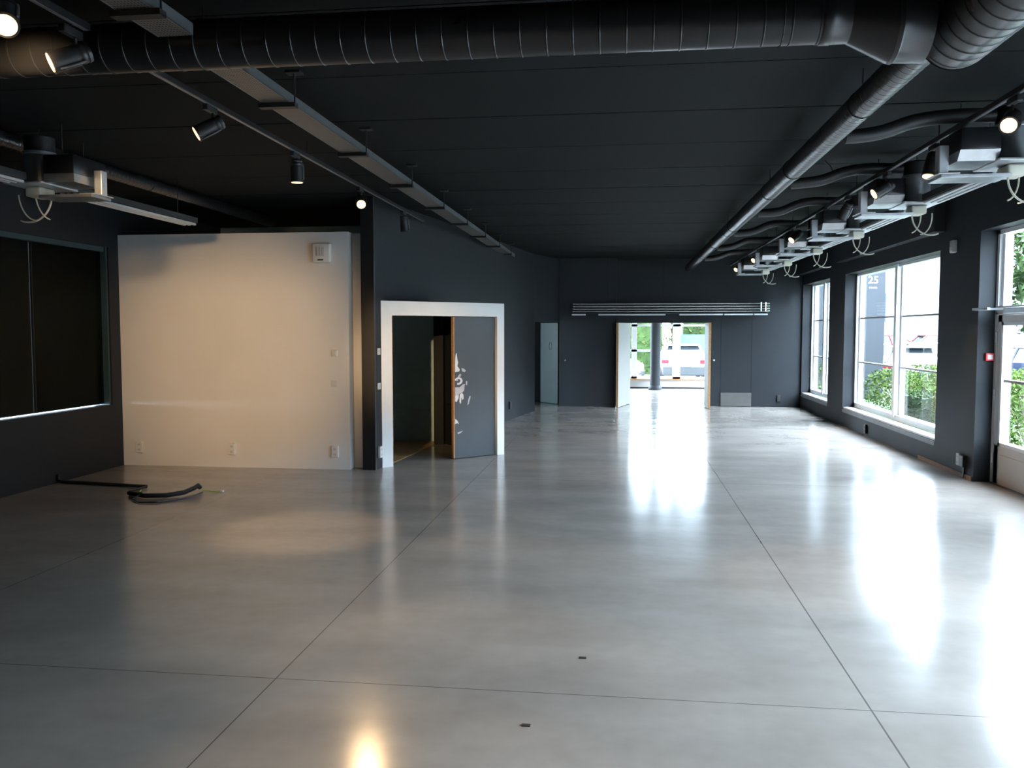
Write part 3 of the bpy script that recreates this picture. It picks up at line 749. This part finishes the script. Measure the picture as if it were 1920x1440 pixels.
# ------------------------------------------------------------------ air units hanging along both sides
def make_unit():
    """local frame: origin under the flange plate centre, casing towards -X, room axis +Y"""
    t = thing('air_unit', 'x', 'air unit', (0, 0, 0))
    f = MB(); f.lathe((.01, .0, .015), (0, 0, 1), [(0, .125), (.25, .125), (.255, .13), (.275, .13), (.28, .125)], 28); f.done('plenum', M['galv'], t, smooth=True)
    f = MB(); f.lathe((.01, .0, .295), (0, 0, 1), [(0, .118), (.12, .118), (.13, .105)], 28); f.done('elbow', M['flex'], t, smooth=True)
    f = MB(); f.rbox(-.17, .17, -.24, .24, 0, .018, .004, 1); f.done('flange_plate', M['plate'], t)
    f = MB(); f.lathe((.02, -.05, -.001), (0, 0, -1), [(0, .075), (.004, .075), (.006, .05)], 24); f.done('valve', M['grille'], t, smooth=True)
    f = MB()
    f.hexa([(-.43, -.17, .01), (-.16, -.17, .01), (-.16, .2, .01), (-.43, .2, .01)], [(-.43, -.23, .08), (-.16, -.23, .08), (-.16, .2, .08), (-.43, .2, .08)])
    f.done('silencer_belly', M['galv'], t)
    f = MB(); f.rbox(-.43, -.16, -.235, .2, .08, .235, .01, 2); f.done('silencer_case', M['duct'], t, smooth=True)
    f = MB(); f.rbox(-.53, -.05, -.15, .12, -.10, -.075, .004, 1); f.done('lower_tray', M['galv'], t)
    f = MB(); f.rbox(-.55, -.40, -.16, .10, -.074, -.066, .003, 1); f.done('tray_end', M['plate'], t)
    f = MB(); f.rbox(-.53, -.46, -.10, -.02, -.066, .14, .008, 2); f.done('actuator', M['plate'], t)
    f = MB(); f.rbox(-.055, .085, -.10, .10, -.085, -.001, .018, 3); f.done('junction_box', M['cream'], t, smooth=True)
    def arc(cx, cz, rx, rz, a0, a1, y0, y1, n=16):
        return [(cx + rx * cos(a0 + (a1 - a0) * i / n), y0 + (y1 - y0) * i / n, cz + rz * sin(a0 + (a1 - a0) * i / n)) for i in range(n + 1)]
    f = MB(); f.tube(arc(.15, -.08, .19, .20, pi, 1.62 * pi, -.06, -.02), .008, 6); f.done('cable_loop', M['cable_cream'], t, smooth=True)
    f = MB(); f.tube(arc(-.05, -.07, .11, .19, 2 * pi, 1.55 * pi, .0, -.05), .0065, 6); f.done('cable_loop', M['cable_cream'], t, smooth=True)
    f = MB(); f.tube(arc(.06, -.07, .12, .20, 1.95 * pi + .2, 1.50 * pi, .05, .0), .0065, 6); f.done('cable_loop', M['cable_cream'], t, smooth=True)
    f = MB(); f.cyl((-.3, .15, .235), (-.3, .15, .49), .005, 6); f.cyl((.01, 0, .43), (.01, 0, .49), .005, 6); f.done('hanger', M['black'], t)
    return t
unit = make_unit()
UY = [6.72, 8.78, 10.9, 13.05, 15.3, 17.55]
UN = ['nearest galvanised air unit with cable loops at the right edge', 'second galvanised air unit from the right edge, cream box beneath', 'third galvanised air unit along the right windows',
      'fourth galvanised air unit along the right windows', 'fifth galvanised air unit along the right windows, small in the distance', 'farthest galvanised air unit beside the last two spotlights']
GU = 'air units along the right windows'
XU = 2.80
for i, (y_, n_) in enumerate(zip(UY, UN)):
    u = unit if i == 0 else copy_tree(unit)
    u.location = (XU, y_, 3.0); u['label'] = n_; u['group'] = GU
u = copy_tree(unit, (-4.86, 6.72, 3.0), pi, 'galvanised air unit with cable loops above the dark left window')
u['group'] = 'air unit on the left'
# flexible branches from the slim duct
FN = ['nearest black flexible hose, at the upper right', 'second black flexible hose from the upper right', 'third black flexible hose from the upper right',
      'fourth black flexible hose, halfway down the slim duct', 'fifth black flexible hose, far down the slim duct', 'last black flexible hose close to the far wall']
for i, y_ in enumerate(UY):
    yy = y_; sg = random.uniform(-.02, .02)
    pts = []
    for k in range(26):
        u = k / 25; x = 1.640 + (XU - .118 - 1.640) * u
        z = 3.240 + .128 * (1 / (1 + math.exp(-14 * (u - .36)))) + .008 * sin(u * 9 + i) * sin(pi * u)
        pts.append((x, yy + sg * sin(u * 5), z))
    f = MB(); f.tube(pts, .052, 14)
    tag(f.done('flexible_hose', M['flex'], None, (1.6, yy, 3.22), smooth=True, world=True), FN[i] + ' linking slim duct and air unit', 'hose', 'flexible hoses on the right')
# linear diffusers between the units
def diffuser(x, y0, y1, label, group):
    t = thing('linear_diffuser', label, 'diffuser', (x, (y0 + y1) / 2, 3.0), group=group); L = tuple(t.location)
    for k in range(3):
        f = MB(); xx = x - .07 + k * .06; f.rbox(xx, xx + .032, y0, y1, 2.985, 3.012, .006, 1); part(f, 'slat', M['plate'], t, L)
    f = MB(); f.box(x - .085, x + .10, y0, y1, 3.014, 3.07); part(f, 'housing', M['bumper'], t, L)
    for y_ in (y0 + .25, y1 - .25):
        f = MB(); f.cyl((x, y_, 3.07), (x, y_, HC), .004, 6); part(f, 'hanger', M['black'], t, L)
DN = ['nearest silver slatted strip between the first two right air units', 'silver slatted strip between the second and third right air units', 'silver slatted strip between the third and fourth right air units',
      'silver slatted strip between the fourth and fifth right air units', 'silver slatted strip between the two farthest right air units']
for i in range(5): diffuser(2.86, UY[i] + .28, UY[i + 1] - .28, DN[i], 'diffuser strips on the right')
diffuser(2.86, 4.6, UY[0] - .28, 'silver slatted strip leaving the photo at the right edge', 'diffuser strips on the right')
diffuser(-4.86, 7.05, 9.2, 'silver slatted strip behind the left air unit', 'diffuser strips on the left')
diffuser(-4.86, 4.7, 6.40, 'silver slatted strip leaving the photo at the left edge', 'diffuser strips on the left')

# loose dark cable bits above the right track
f = MB(); f.tube([(2.0, 9.0, 3.5), (2.06, 9.0, 3.44), (2.10, 9.0, 3.36), (2.10, 9.02, 3.29)], .006, 6)
tag(f.done('hanging_cable', M['rubber'], None, (2.0, 9.0, 3.5), world=True), 'short black cable drooping from the ceiling left of the right track', 'cable')

# ------------------------------------------------------------------ small fittings on the walls
def socket(label, loc, rot=0, body=M['plastic'], cup=M['offwhite'], group=None):
    t = thing('wall_socket', label, 'socket', loc, rot, group)
    MB().rbox(-.045, .045, -.035, 0, -.075, .075, .006, 2).done('plate', body, t)
    for z in (-.035, .035):
        MB().lathe((0, -.0352, z), (0, -1, 0), [(0, .024), (.001, .024), (.0012, .019)], 18).done('socket_cup', cup, t)
        MB().cyl((-.009, -.0365, z), (-.009, -.0375, z), .004, 8).cyl((.009, -.0365, z), (.009, -.0375, z), .004, 8).done('pin_hole', M['dark'], t)
    return t
socket('white double socket at the left end of the white partition', (-6.38, 10.62, .25), group='sockets on the partition')
socket('white double socket in the middle of the white partition', (-5.08, 10.62, .245), group='sockets on the partition')
socket('white double socket at the right end of the white partition', (-3.675, 10.62, .235), group='sockets on the partition')
t = thing('thermostat', 'small white round thermostat near the right edge of the partition', 'thermostat', (-3.672, 10.623, 1.51))
MB().rbox(-.045, .045, -.022, 0, -.042, .042, .012, 3).done('base', M['plastic'], t, smooth=True)
MB().lathe((0.004, -.022, 0), (0, -1, 0), [(0, .034), (.012, .031), (.014, .02)], 20).done('dial', M['offwhite'], t, smooth=True)
t = thing('light_switch', 'grey-white square switch below the thermostat on the partition', 'switch', (-3.68, 10.62, 1.12))
MB().rbox(-.042, .042, -.008, 0, -.042, .042, .003, 1).done('plate', M['offwhite'], t)
MB().rbox(-.028, .028, -.012, -.008, -.028, .028, .002, 1).done('rocker', M['offwhite'], t)
t = thing('alarm_sounder', 'square white alarm box at the top right of the white partition', 'alarm', (-3.81, 10.623, 2.79))
MB().rbox(-.125, .125, -.075, 0, -.125, .125, .028, 4).done('housing', M['plastic'], t, smooth=True)
MB().rbox(-.075, .04, -.083, -.070, -.045, .085, .01, 2).done('raised_panel', M['offwhite'], t, smooth=True)
MB().box(-.045, .03, -.079, -.070, -.097, -.082).done('slot', M['dark'], t)
for dx in (-.055, -.017, .02): MB().box(dx - .003, dx + .003, -.0845, -.082, -.03, .07).done('rib', M['track'], t)
wa = math.atan2((PB - PA).y, (PB - PA).x)
def on_side(s): return PA + (PB - PA).normalized() * s
for z, nm in ((1.53, 'upper white switch beside the left post of the white portal'), (1.08, 'lower white switch beside the left post of the white portal')):
    p = on_side(.12); t = thing('light_switch', nm, 'switch', (p.x, p.y, z), wa, 'switches by the portal')
    MB().rbox(-.042, .042, -.01, 0, -.042, .042, .003, 1).done('plate', M['plastic'], t)
    MB().rbox(-.026, .026, -.014, -.01, -.026, .026, .002, 1).done('rocker', M['offwhite'], t)
p = on_side(.12); socket('double socket low beside the left post of the white portal', (p.x, p.y, .22), wa)
p = on_side(6.4); socket('dark double socket low on the charcoal side wall behind the portal', (p.x, p.y, .3), wa, M['dark'], M['dark'])
t = socket('black double socket low on the far wall near the right corner', (3.68, YF, .21), 0, M['dark'], M['bumper'])
t = socket('black socket under the large right window', (XR, 15.2, .12), -pi / 2, M['dark'], M['bumper'])
t = socket('pale double socket at the foot of the pier beside the entrance door', (XR, 11.12, .21), -pi / 2, M['plastic'], M['offwhite'])
t = thing('cable_box', 'black box low on the pier beside the pale socket', 'box', (XR, 10.97, .20))
MB().rbox(-.05, 0, -.06, .06, -.06, .08, .005, 1).done('lid', M['dark'], t)
MB().box(-.018, 0, -.02, .02, -.19, -.06).done('conduit', M['dark'], t)
t = thing('motion_detector', 'small white motion detector high on the right pier', 'detector', (XR, 11.48, 2.86))
MB().rbox(-.055, 0, -.06, .06, -.08, .08, .015, 3).done('housing', M['offwhite'], t, smooth=True)
MB().rbox(-.062, -.05, -.04, .04, -.06, 0, .008, 2).done('lens', M['plastic'], t, smooth=True)
t = thing('fire_call_point', 'red fire call point beside the entrance door frame', 'call point', (4.30, 10.72, 1.49))
MB().rbox(-.045, .045, -.045, 0, -.045, .045, .006, 2).done('body', M['red'], t, smooth=True)
MB().box(-.025, .03, -.047, -.044, -.028, .028).done('window', M['plastic'], t)

# ------------------------------------------------------------------ conduit and loose wiring on the floor
t = thing('floor_conduit', 'flat black cable conduit lying across the floor by the left wall', 'conduit', (-6.0, 9.15, 0))
L = tuple(t.location)
f = MB(); f.tube([(XL + .01, 9.25, .10), (XL + .02, 9.24, .04), (XL + .06, 9.23, .022), (-6.3, 9.21, .02), (-5.8, 9.13, .02), (-5.38, 9.06, .022)], .02, 8); part(f, 'sleeve', M['rubber'], t, L, None, True)
f = MB(); f.tube([(-5.38, 9.06, .022), (-5.40, 8.9, .016), (-5.42, 8.78, .016), (-5.30, 8.66, .02)], .012, 6); part(f, 'bare_cable', M['rubber'], t, L, None, True)
f = MB(); f.tube([(-5.35, 8.9, .012), (-5.30, 8.78, .012), (-5.22, 8.70, .02)], .006, 6); part(f, 'wire', M['yellowwire'], t, L, 'green and yellow wire')
f = MB(); f.tube([(-5.18, 8.75, .012), (-5.12, 8.66, .02), (-5.18, 8.58, .02), (-5.10, 8.52, .02)], .006, 6); part(f, 'wire', M['orangewire'], t, L, 'orange wire')
t = thing('loose_hose', 'thick black cable hose with bent up end on the left floor', 'hose', (-5.0, 8.6, 0))
L = tuple(t.location)
f = MB(); f.tube([(-5.33, 8.63, .03), (-5.25, 8.58, .03), (-5.08, 8.50, .03), (-4.85, 8.55, .03), (-4.72, 8.68, .04), (-4.66, 8.80, .07), (-4.64, 8.84, .09), (-4.64, 8.88, .06)], .026, 8); part(f, 'sleeve', M['rubber'], t, L, None, True)
f = MB(); f.tube([(-5.13, 8.50, .04), (-5.14, 8.38, .012), (-5.0, 8.26, .010), (-4.8, 8.28, .010), (-4.66, 8.50, .010), (-4.60, 8.72, .010), (-4.6, 8.86, .012)], .008, 6); part(f, 'thin_cable', M['rubber'], t, L, None, True)
f = MB(); f.tube([(-4.62, 8.9, .03), (-4.52, 8.92, .012), (-4.44, 8.94, .01)], .005, 5); part(f, 'wire', M['yellowwire'], t, L, 'green wire end')
f = MB(); f.rbox(-4.43, -4.40, 8.93, 8.97, .0, .02, .004, 1); part(f, 'wire_tip', M['plastic'], t, L, 'white connector tip')
# scraps on the floor
for p, nm in (((-.42, 3.77), 'small dark scuff scrap on the floor nearest the camera'), ((-.2, 4.61), 'small dark scrap on the floor in mid foreground')):
    f = MB(); f.rbox(p[0] - .02, p[0] + .02, p[1] - .012, p[1] + .012, .0, .004, .001, 1)
    tag(f.done('floor_scrap', M['bumper'], None, (p[0], p[1], 0), world=True), nm, 'scrap')

# ------------------------------------------------------------------ outside
mb = MB(); mb.box(XR + .4, 140, -40, 140, -.4, -.16); mb.box(-60, XR + .4, 27.3, 140, -.4, -.16); mb.box(-60, XL - .3, -40, 27.3, -.4, -.16); mb.box(XL - .3, XR + .4, -40, YB - .25, -.4, -.16)
struct(mb.done('pavement_outside', M['asphalt']))
mb = MB(); mb.box(5.3, 9.5, 11.5, 40, -.16, -.12); mb.box(10.5, 13, -5, 40, -.16, -.13)
struct(mb.done('lawn_outside', M['lawn']))
mb = MB(); mb.box(10, 34, 44.5, 58, -.16, .15); struct(mb.done('terrace_outside', M['asphalt']))

def shrub(label, loc, rx, ry, h, n, m, size=.05, group=None):
    t = thing('leafy_shrub', label, 'shrub', loc, 0, group)
    f = MB()
    def pick():
        while True:
            x, y, z = random.uniform(-1, 1), random.uniform(-1, 1), random.uniform(0, 1)
            q = x * x + y * y + (2 * z - 1) ** 2 * .8
            if .35 < q < 1 + .15 * sin(7 * x + 5 * y): return (x * rx, y * ry, .04 + z * h)
    f.leaves(n, pick, size).done('foliage', m, t)
    g = MB()
    for k in range(5):
        a = k * 1.256; g.tube([(0, 0, 0), (.3 * rx * cos(a), .3 * ry * sin(a), h * .4), (.6 * rx * cos(a), .6 * ry * sin(a), h * .75)], .015, 5)
    g.done('stems', M['bark'], t)
    return t
def hedge(label, x0, x1, y0, y1, z1, n, m, size=.06, group=None, z0=-.14):
    t = thing('clipped_hedge', label, 'hedge', ((x0 + x1) / 2, (y0 + y1) / 2, z0), 0, group)
    hx, hy, h = (x1 - x0) / 2, (y1 - y0) / 2, z1 - z0
    f = MB()
    def pick():
        s = random.random()
        x, y, z = random.uniform(-hx, hx), random.uniform(-hy, hy), random.uniform(0, h)
        if s < .3: z = h + random.gauss(0, .02)
        elif s < .65: x = hx * random.choice((-1, 1)) + random.gauss(0, .02)
        else: y = hy * random.choice((-1, 1)) + random.gauss(0, .02)
        return (x, y, z)
    f.leaves(n, pick, size).done('foliage', m, t)
    g = MB(); g.box(-hx * .9, hx * .9, -hy * .96, hy * .96, 0, h * .95); g.done('inner_twigs', M['leaf_g'], t)
    return t
shrub('yellow-green shrub outside the left half of the large right window', (6.6, 21.6, -.12), .75, 1.3, .95, 1800, M['leaf_y'], group='shrubs outside the right windows')
shrub('bushy green shrub farther off behind the large right window', (8.05, 23.6, -.12), .78, 1.2, 1.0, 1500, M['leaf_y'], group='shrubs outside the right windows')
shrub('green shrub outside the right half of the large right window', (7.35, 18.6, -.12), .6, .9, .7, 1300, M['leaf_y'], group='shrubs outside the right windows')
shrub('small shrub outside the window nearest the far wall', (6.3, 27.5, -.12), .7, 1.3, .9, 900, M['leaf_y'], group='shrubs outside the right windows')
shrub('leafy shrub right outside the glazed entrance door', (6.5, 14.6, -.12), .55, .8, 1.15, 1800, M['leaf_y'], .045, group='shrubs outside the right windows')
shrub('dense shrub beyond the glazed entrance door', (8.7, 19.4, -.12), .7, .8, 1.1, 1200, M['leaf_y'], group='shrubs outside the right windows')
hedge('low clipped dark hedge just outside the large right window', 5.9, 6.5, 17.2, 19.4, .48, 2200, M['leaf_g'], .04)
hedge('long low clipped hedge along the car park', 9.7, 10.4, 14, 28.5, .7, 4500, M['leaf_y'], .06)

def tree(label, loc, h, r, n, m, group=None):
    t = thing('broadleaf_tree', label, 'tree', loc, 0, group)
    g = MB(); g.lathe((0, 0, 0), (.03, 0, 1), [(0, .16), (h * .25, .12), (h * .6, .07)], 10)
    for k in range(6):
        a = k * 1.05; g.tube([(0, 0, h * .35 + .1 * k), (r * .4 * cos(a), r * .4 * sin(a), h * .55 + .1 * k), (r * .7 * cos(a), r * .7 * sin(a), h * .7 + .1 * k)], .04, 6)
    g.done('trunk', M['bark'], t, smooth=True)
    blobs = [(random.uniform(-.55, .55) * r, random.uniform(-.55, .55) * r, h * random.uniform(.5, .9), r * random.uniform(.35, .55)) for _ in range(12)]
    def pick():
        b = random.choice(blobs); v = Vector((random.gauss(0, 1), random.gauss(0, 1), random.gauss(0, 1))).normalized() * b[3] * random.uniform(.75, 1.05)
        return (b[0] + v.x, b[1] + v.y, b[2] + v.z)
    MB().leaves(n, pick, .11).done('crown', m, t)
    return t
tree('green tree outside above the glazed entrance door', (10.9, 22.6, -.15), 5.2, 1.9, 5000, M['leaf_g'])
tree('green tree standing farther right in the car park', (17.5, 30.5, -.15), 6.0, 2.4, 4000, M['leaf_g'])

# dark address pylons outside along the facade
for i, (x, y, w, nm) in enumerate(((7.0, 25.1, .26, 'slate pylon with white number outside the large right window'), (7.0, 31.0, .3, 'plain slate pylon outside the window nearest the far wall'))):
    t = thing('address_pylon', nm, 'pylon', (x, y, -.16), 0, 'pylons outside')
    MB().rbox(-w, w, -.12, .12, 0, 5.2, .01, 1).done('shaft', M['pylon'], t)
    if i == 0:
        cu = bpy.data.curves.new('number', 'FONT'); cu.body = '25'; cu.size = .29; cu.extrude = .006; cu.align_x = 'CENTER'; cu.materials.append(M['digit'])
        to = bpy.data.objects.new('number', cu); COL.objects.link(to)
        dg = bpy.context.evaluated_depsgraph_get(); me = bpy.data.meshes.new_from_object(to.evaluated_get(dg)); bpy.data.objects.remove(to)
        o = bpy.data.objects.new('number', me); COL.objects.link(o); o.parent = t; o.location = (-.07, -.127, 3.27); o.rotation_euler = (pi / 2, 0, 0); o['label'] = 'white number on the pylon'
        MB().box(-.17, .03, -.128, -.12, 3.14, 3.17).done('underline', M['digit'], t)
        MB().box(w, w + .05, -.05, .05, 2.2, 3.0).done('blue_fin', M['blue'], t)

# cars
def make_car(paint):
    """about 4.3 x 1.8 x 1.45 m; nose towards +Y, wheels on z = 0"""
    t = thing('parked_car', 'x', 'car', (0, 0, 0))
    st = [(-2.12, .60, .42, .66, .70), (-2.05, .80, .30, .86, .80), (-1.6, .87, .22, .94, .86), (-.6, .89, .20, .92, .88), (.6, .89, .20, .90, .88), (1.3, .88, .22, .86, .84), (1.9, .80, .25, .74, .74), (2.15, .60, .34, .58, .55)]
    f = MB(); prev = None; fs = []
    for y, wb, z0, z1, wt in st:
        zm = (z0 + z1) * .55
        ring = [f.bm.verts.new(p) for p in ((-wb * .9, y, z0), (wb * .9, y, z0), (wb, y, zm), (wt, y, z1), (wt * .6, y, z1 + .03), (-wt * .6, y, z1 + .03), (-wt, y, z1), (-wb, y, zm))]
        if prev:
            for i in range(8): f.bm.faces.new([prev[i], prev[(i + 1) % 8], ring[(i + 1) % 8], ring[i]])
        else: f.bm.faces.new(ring)
        prev = ring
    f.bm.faces.new(list(reversed(prev)))
    f.done('body', paint, t, smooth=True)
    def greenhouse(k, z0, z1, sh):
        return [[(-.80 * k, -1.95 + sh, z0), (.80 * k, -1.95 + sh, z0), (.80 * k, .95 - sh, z0), (-.80 * k, .95 - sh, z0)], [(-.60 * k, -1.45 + sh, z1), (.60 * k, -1.45 + sh, z1), (.60 * k, .15 - sh, z1), (-.60 * k, .15 - sh, z1)]]
    b, tp = greenhouse(1, .88, 1.38, 0); MB().hexa(b, tp).done('windows', M['carglass'], t)
    g = MB(); g.rbox(-.62, .62, -1.62, .2, 1.37, 1.43, .03, 2)
    for sx in (-1, 1):
        for a, b2 in (((.80 * sx, -1.95, .90), (.60 * sx, -1.45, 1.39)), ((.80 * sx, .95, .90), (.60 * sx, .15, 1.39)), ((.80 * sx, -.35, .90), (.61 * sx, -.45, 1.39))):
            g.tube([a, b2], .045, 6)
    g.done('roof', paint, t, smooth=True)
    for sx in (-1, 1):
        for y in (-1.35, 1.32):
            w = MB().lathe((sx * .72, y, .32), (sx, 0, 0), [(0, .25), (.01, .31), (.17, .32), (.19, .27)], 20).done('wheel', M['tyre'], t, smooth=True)
            MB().lathe((sx * .905, y, .32), (sx, 0, 0), [(0, .21), (.012, .2), (.014, .05)], 16).done('rim', M['rim'], w, smooth=True)
        MB().rbox(sx * .86, sx * .58, -2.15, -1.98, .70, .86, .02, 2).done('tail_light', M['tail'], t)
        MB().rbox(sx * .78, sx * .48, 2.0, 2.13, .52, .66, .02, 2).done('headlight', M['headlamp'], t)
        MB().rbox(sx * .98, sx * .84, .55, .75, .90, 1.02, .02, 2).done('wing_mirror', paint, t)
    MB().rbox(-.82, .82, -2.18, -2.0, .24, .62, .05, 2).done('rear_bumper', M['bumper'], t)
    MB().rbox(-.80, .80, 2.02, 2.19, .2, .42, .05, 2).done('front_bumper', M['bumper'], t)
    MB().rbox(-.26, .26, -2.195, -2.17, .60, .71, .004, 1).done('number_plate', M['plateyl'], t)
    return t
G1 = 'cars parked outside'
cw = make_car(M['carwhite']); cr_ = make_car(M['carred']); cs = make_car(M['carsilver']); cb = make_car(M['carblue'])
def put(c, first, loc, rz, label):
    o = c if first else copy_tree(c)
    o.location = loc; o.rotation_euler = (0, 0, rz); o['label'] = label; o['group'] = G1
zc = -.16
put(cw, True, (2.37, 35.2, zc), 0, 'white car seen from behind through the far opening')
put(cw, False, (-1.28, 34.6, zc), -pi / 2, 'white car seen from the side at the left of the far opening')
put(cr_, True, (14.3, 48, .15), -pi / 2 + .25, 'red car seen through the left half of the large right window')
put(cw, False, (10.6, 37.5, zc), -pi / 2 + .3, 'white car behind the slate pylon outside the large right window')
put(cs, True, (10.2, 31.6, zc), -.35, 'silver car seen through the right half of the large right window')
put(cr_, False, (18.2, 50.5, .15), -pi / 2, 'red car seen through the right half of the large right window')
put(cw, False, (14.0, 40.6, zc), -pi / 2 + .2, 'white car seen through the right half of the large window')
put(cb, True, (13.2, 30.4, zc), .4, 'dark blue car beyond the glazed entrance door')
# office block
t = thing('office_building', 'white office block with pale blue windows beyond the car park', 'building', (30, 70, -.16))
L = tuple(t.location)
f = MB(); f.box(8, 80, 70, 84, -.16, 13); part(f, 'facade', M['facade'], t, L)
for fl in range(4):
    for k in range(24):
        x = 9.5 + k * 2.1
        f = MB(); f.box(x, x + 1.1, 69.9, 70.02, 1.1 + fl * 3.1, 2.7 + fl * 3.1); part(f, 'window', M['fglass'], t, L)
f = MB(); f.box(7.8, 80.2, 69.6, 84.2, 13, 13.4); part(f, 'roof_edge', M['facade'], t, L)
t = thing('daylight_blocker', 'unseen long grey block added to shut out low daylight from the right', 'building', (42, 10, -.16))  # unseen block added to hold back daylight from the horizon
L = tuple(t.location)
f = MB(); f.box(36, 48, -45, 62, -.16, 11); part(f, 'facade', M['asphalt'], t, L)
f = MB(); f.box(35.8, 48.2, -45.2, 62.2, 11, 11.3); part(f, 'roof_edge', M['facade'], t, L)
# greenery beyond the far room
hedge('tall yellow-green hedge behind the white cars beyond the far opening', -8, 2.3, 38.6, 39.6, 3.3, 9000, M['leaf_o'], .10, z0=-.16)
hedge('paler hedge at the right behind the turquoise fence', 2.5, 9.5, 40.6, 41.6, 3.2, 6000, M['leaf_o'], .10, z0=-.16)
t = thing('turquoise_fence', 'turquoise fence panel behind the white car beyond the far opening', 'fence', (4.2, 39.5, -.16))
L = tuple(t.location)
f = MB(); f.box(2.45, 7.5, 39.75, 39.81, -.1, 1.62); part(f, 'panel', M['cyan'], t, L)
for x in (2.5, 4.2, 5.9, 7.5):
    f = MB(); f.box(x - .04, x + .04, 39.69, 39.75, -.16, 1.68); part(f, 'post', M['cyan'], t, L)

# ------------------------------------------------------------------ light
w = bpy.data.worlds.new('overcast'); S.world = w; w.use_nodes = True
nt = w.node_tree; N, Lk = nt.nodes, nt.links; N.clear()
out = N.new('ShaderNodeOutputWorld'); bg = N.new('ShaderNodeBackground')
tc = N.new('ShaderNodeTexCoord'); sep = N.new('ShaderNodeSeparateXYZ'); cr = N.new('ShaderNodeValToRGB')
Lk.new(tc.outputs['Generated'], sep.inputs[0]); Lk.new(sep.outputs['Z'], cr.inputs['Fac'])
cr.color_ramp.elements[0].position = 0; cr.color_ramp.elements[0].color = (.65, .83, 1.0, 1)
cr.color_ramp.elements[1].position = 1; cr.color_ramp.elements[1].color = (.66, .83, 1.0, 1)
Lk.new(cr.outputs['Color'], bg.inputs['Color']); bg.inputs['Strength'].default_value = 44.0
Lk.new(bg.outputs[0], out.inputs['Surface'])

def portal(loc, rot, sx, sy):
    ld = bpy.data.lights.new('sky_portal', 'AREA'); ld.shape = 'RECTANGLE'; ld.size = sx; ld.size_y = sy; ld.cycles.is_portal = True
    o = bpy.data.objects.new('sky_portal', ld); COL.objects.link(o); o.location = loc; o.rotation_euler = rot
RX = (0, pi / 2, 0)      # -Z axis points to -X
for y0, y1, z0, z1 in ((*W1, .4, ZT), (*W2, .4, ZT), (*D, 0, 2.97), (*W3, .4, ZT)):
    portal((XR + .42, (y0 + y1) / 2, (z0 + z1) / 2), RX, z1 - z0, y1 - y0)
portal((4.55, 24.05, 1.6), RX, 2.6, 5.5)
portal((.55, 27.3, 1.6), (-pi / 2, 0, 0), 6.9, 2.6)

S.view_settings.view_transform = 'Standard'; S.view_settings.look = 'None'; S.view_settings.gamma = 1; S.view_settings.use_curve_mapping = False
S.view_settings.exposure = 0.0
